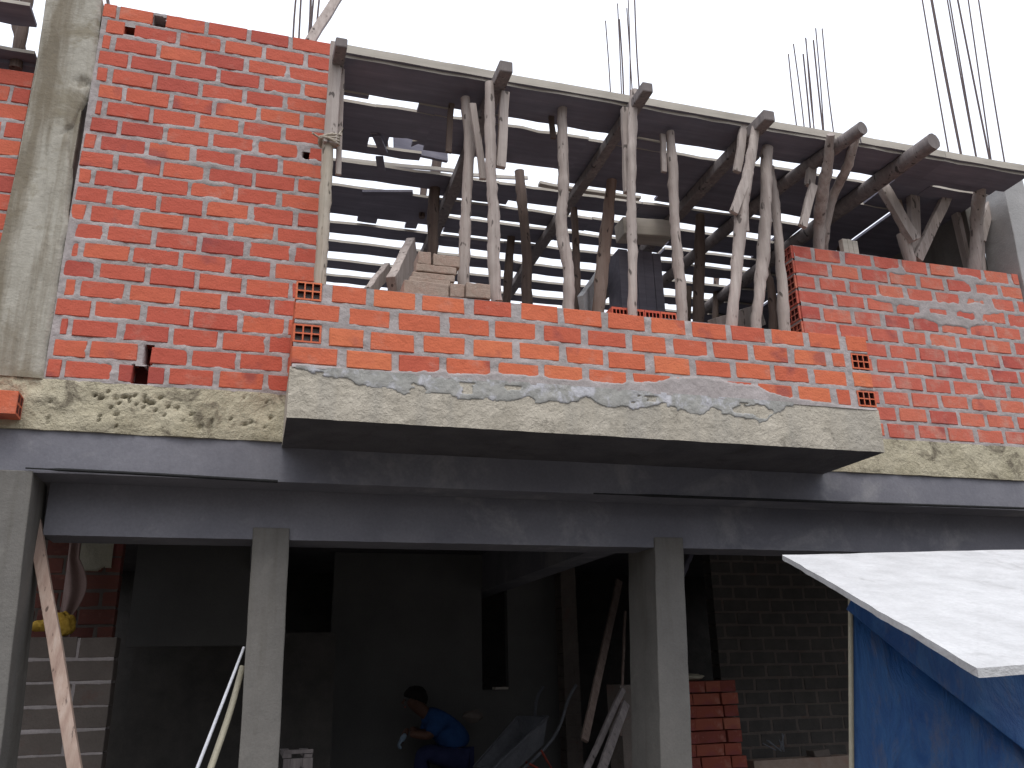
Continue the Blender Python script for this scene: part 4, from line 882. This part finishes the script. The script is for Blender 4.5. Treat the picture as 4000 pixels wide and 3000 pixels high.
# wheelbarrow
wy = 3.5; wc = at(1100, 1600, wy); wb = tag(empty('wheelbarrow', (wc.x, wy, .12)), 'steel wheelbarrow tipped up with its handles pointing away right', 'wheelbarrow')
def tray():
    b = MB(); c = wc; X0 = Vector((.40, .15, .30)).normalized(); Yv = Vector((-.35, .9, -.05)).normalized(); Zv = X0.cross(Yv).normalized(); Yv = Zv.cross(X0)
    ro = [(-.36, -.16, 0), (.34, -.24, 0), (.34, .24, 0), (-.36, .16, 0)]; ri = [(-.22, -.09, -.2), (.20, -.15, -.2), (.20, .15, -.2), (-.22, .09, -.2)]
    P = lambda q: c+X0*q[0]+Yv*q[1]+Zv*q[2]
    b.add([P(q) for q in ro+ri], [(0, 4, 5, 1), (1, 5, 6, 2), (2, 6, 7, 3), (3, 7, 4, 0), (4, 7, 6, 5)], 0, .5)
    o = b.build('tray', 'tray', wb, c); s_ = o.modifiers.new('t', 'SOLIDIFY'); s_.thickness = .006
    b = MB(); b.tube([P(q) for q in (*ro, ro[0])], .012, 6); b.build('rim', 'tray', wb, c)
    for s in (-1, 1):
        b = MB(); b.tube(catmull([P((-.40, .05*s, -.24)), P((.3, .17*s, -.22)), P((.62, .25*s, -.03)), P((.78, .26*s, .02))], 6), .015, 8); b.build('handle', 'tray', wb, P((.3, .17*s, -.22)))
        b = MB(); b.tube([P((.15, .15*s, -.22)), P((.12, .2*s, -.5)), P((-.02, .14*s, -.23))], .012, 6); b.build('leg', 'red', wb, P((.12, .2*s, -.5)))
    wpos = P((-.50, 0, -.28)); b = MB(); b.tube([wpos+Vector((.17*math.cos(t), 0.02*math.sin(t), .17*math.sin(t))) for t in [2*math.pi*k/20 for k in range(21)]], .035, 8); wh = b.build('wheel', 'black_tube', wb, wpos)
    b = MB(); b.tube([wpos-Vector((0, .05, 0)), wpos+Vector((0, .05, 0))], .03, 8); b.build('hub', 'red', wh, wpos)
tray()
blob('bundled_sack', (at(1022, 1547, 3.9).x, 3.9, at(1022, 1547, 3.9).z), .08, 'adobe', 'small pale bundle beside the worker', 'bundle', 25, (1.2, .8, .7))
a = at(1082, 1491, 4.4); b = MB(); b.box(a.x-.07, a.x+.07, 4.36, 4.49, 1.442, 1.465); tag(b.build('sill_board', 'board_edge', None, (a.x, 4.4, 1.442)), 'small pale board on the sill of the narrow slot', 'board')
b = MB(); mx = at(985, 1620, 4.0).x; b.box(mx-.2, mx+.35, 3.85, 4.25, .12, .66, 0, .5, .01); tag(b.build('block_pile', 'adobe', None, (mx, 4, .12)), 'dim pile of blocks the worker sits on', 'block pile')

# ================================================================== WORKER
def skinned(name, verts, edges, radii, mat, parent, root=0, sub=2):
    me = bpy.data.meshes.new(name); me.from_pydata([tuple(v) for v in verts], edges, []); me.materials.append(M[mat])
    o = link(name, me, parent)
    o.location = -(parent.location if parent is not None and parent.parent is None else (parent.location+parent.parent.location if parent is not None else Vector((0, 0, 0))))
    md = o.modifiers.new('skin', 'SKIN'); md.use_smooth_shade = True
    for k, r in enumerate(radii):
        sv = me.skin_vertices[0].data[k]; sv.radius = (r, r) if not isinstance(r, tuple) else r; sv.use_root = (k == root)
    sb = o.modifiers.new('sub', 'SUBSURF'); sb.levels = sub; sb.render_levels = sub
    return o
H = at(992, 1632, 4.0)                                               # hip
per = tag(empty('person', (H.x, 4.0, .12)), 'worker in a blue shirt sitting bent forward in the dark ground floor', 'person')
hd = at(893, 1516, 4.0); V = Vector
neck = hd+V((.10, 0, -.10)); chest = H.lerp(neck, .70)+V((.03, 0, .04)); waist = H.lerp(neck, .32)+V((.05, 0, .05))
pts = [H, waist, chest, neck, hd+V((.01, 0, .0)), hd+V((-.015, 0, .05))]; ed = [(0, 1), (1, 2), (2, 3), (3, 4), (4, 5)]; rad = [.12, .11, .115, .055, .088, .075]
def limb(start, path, rr):
    last = start
    for p, r in zip(path, rr): pts.append(p); rad.append(r); ed.append((last, len(pts)-1)); last = len(pts)-1
    return last
hand = at(880, 1578, 3.86)
for s in (-1, 1):
    sh = chest+V((-.02, .17*s, .02)); el = sh.lerp(hand, .5)+V((.05, .05*s, -.10)); hh = hand+V((.02*s, .06*s, .02*s))
    limb(2, [sh, el, hh.lerp(el, .12)], [.06, .045, .032])
    hp = H+V((-.02, .09*s, -.03)); kn = at(903 if s < 0 else 918, 1622, 4.0)+V((0, .12*s, 0)); an = V((kn.x+.03, kn.y, .2)); toe = an+V((-.15, 0, -.04))
    limb(0, [hp, kn, an, toe], [.10, .07, .045, .04])
body = skinned('body', pts, ed, rad, 'skin', per)
# hands with five fingers
for s in (-1, 1):
    w = hand+V((.02*s, .06*s, .02*s)); d = V((-.6, 0, -.8)).normalized(); side = V((0, 1, 0)); vv = [w, w+d*.05]; ee = [(0, 1)]; rr = [.026, .034]
    for q in range(4):
        a0 = w+d*.085+side*(q-1.5)*.021; ln = (.062, .07, .066, .05)[q]; k = len(vv)
        vv += [a0, a0+d*ln*.55, a0+d*ln*.8+V((.02, 0, -.012)), a0+d*ln*.75+V((.035, 0, -.02))]; rr += [.011, .0095, .009, .008]; ee += [(1, k), (k, k+1), (k+1, k+2), (k+2, k+3)]
    k = len(vv); t0_ = w+d*.03-side*.035*s; vv += [t0_, t0_+d*.03-side*.018*s+V((.015, 0, 0)), t0_+d*.055-side*.012*s+V((.028, 0, 0))]; rr += [.013, .011, .009]; ee += [(1, k), (k, k+1), (k+1, k+2)]
    skinned('hand', vv, ee, rr, 'glove' if s < 0 else 'skin', per, sub=1)
sv = [H+V((0, 0, .03)), waist, chest, neck+V((.02, 0, -.01))]; se = [(0, 1), (1, 2), (2, 3)]; sr = [.175, .17, .19, .085]
for s in (-1, 1):
    sh = chest+V((-.02, .17*s, .02)); el = sh.lerp(hand, .5)+V((.05, .05*s, -.10)); k = len(sv)
    sv += [sh, sh.lerp(el, .95)]; sr += [.092, .066]; se += [(2, k), (k, k+1)]
skinned('shirt', sv, se, sr, 'shirt', per)
tv = [H+V((0, 0, .0))]; te = []; tr = [.14]
for s in (-1, 1):
    hp = H+V((-.02, .09*s, -.03)); kn = at(903 if s < 0 else 918, 1622, 4.0)+V((0, .12*s, 0)); an = V((kn.x+.03, kn.y, .26)); k = len(tv)
    tv += [hp, kn, an]; tr += [.112, .082, .06]; te += [(0, k), (k, k+1), (k+1, k+2)]
skinned('trousers', tv, te, tr, 'trousers', per)
def headpiece(name, c, r, mat, sq, cut):
    b = MB(); n = 16; vs = []; fs = []
    for i in range(n+1):
        th = cut*i/n
        for k in range(2*n):
            ph = math.pi*k/n; d = V((math.sin(th)*math.cos(ph), math.sin(th)*math.sin(ph), math.cos(th))); q = 1+.05*float(noise2(d.x*7+9, d.y*7+d.z*5+9, 7)); vs.append(V(c)+V((d.x*r*sq[0]*q, d.y*r*sq[1]*q, d.z*r*sq[2]*q)))
    for i in range(n):
        for k in range(2*n): fs.append((i*2*n+k, i*2*n+(k+1) % (2*n), (i+1)*2*n+(k+1) % (2*n), (i+1)*2*n+k))
    b.add(vs, fs, 0, .5, True); o = b.build(name, mat, per, c); return o
o = headpiece('hair', hd+V((.022, 0, .035)), .112, 'hair', (1.05, .9, 1.0), math.pi*.56); o.rotation_euler = (0, .35, 0)
b = MB(); fcn = hd+V((-.095, 0, -.005))
b.tube([fcn+V((.012, 0, .03)), fcn+V((-.012, 0, -.005)), fcn+V((.006, 0, -.012))], [.008, .014, .008], 8); b.build('nose', 'skin', per, fcn)
for s in (-1, 1):
    b = MB(); c = fcn+V((.014, .034*s, .022)); b.tube([c, c+V((-.004, 0, 0))], .009, 8); b.build('eye', 'hair', per, c)
    b = MB(); c = hd+V((.012, .088*s, .0)); b.tube([c+V((0, 0, .022)), c+V((.012, .008*s, 0)), c+V((0, 0, -.022))], [.007, .012, .007], 8); b.build('ear', 'skin', per, c)
b = MB(); c = fcn+V((.016, 0, -.04)); b.tube([c+V((0, -.022, 0)), c+V((-.006, 0, 0)), c+V((0, .022, 0))], .005, 6); b.build('mouth', 'red', per, c)
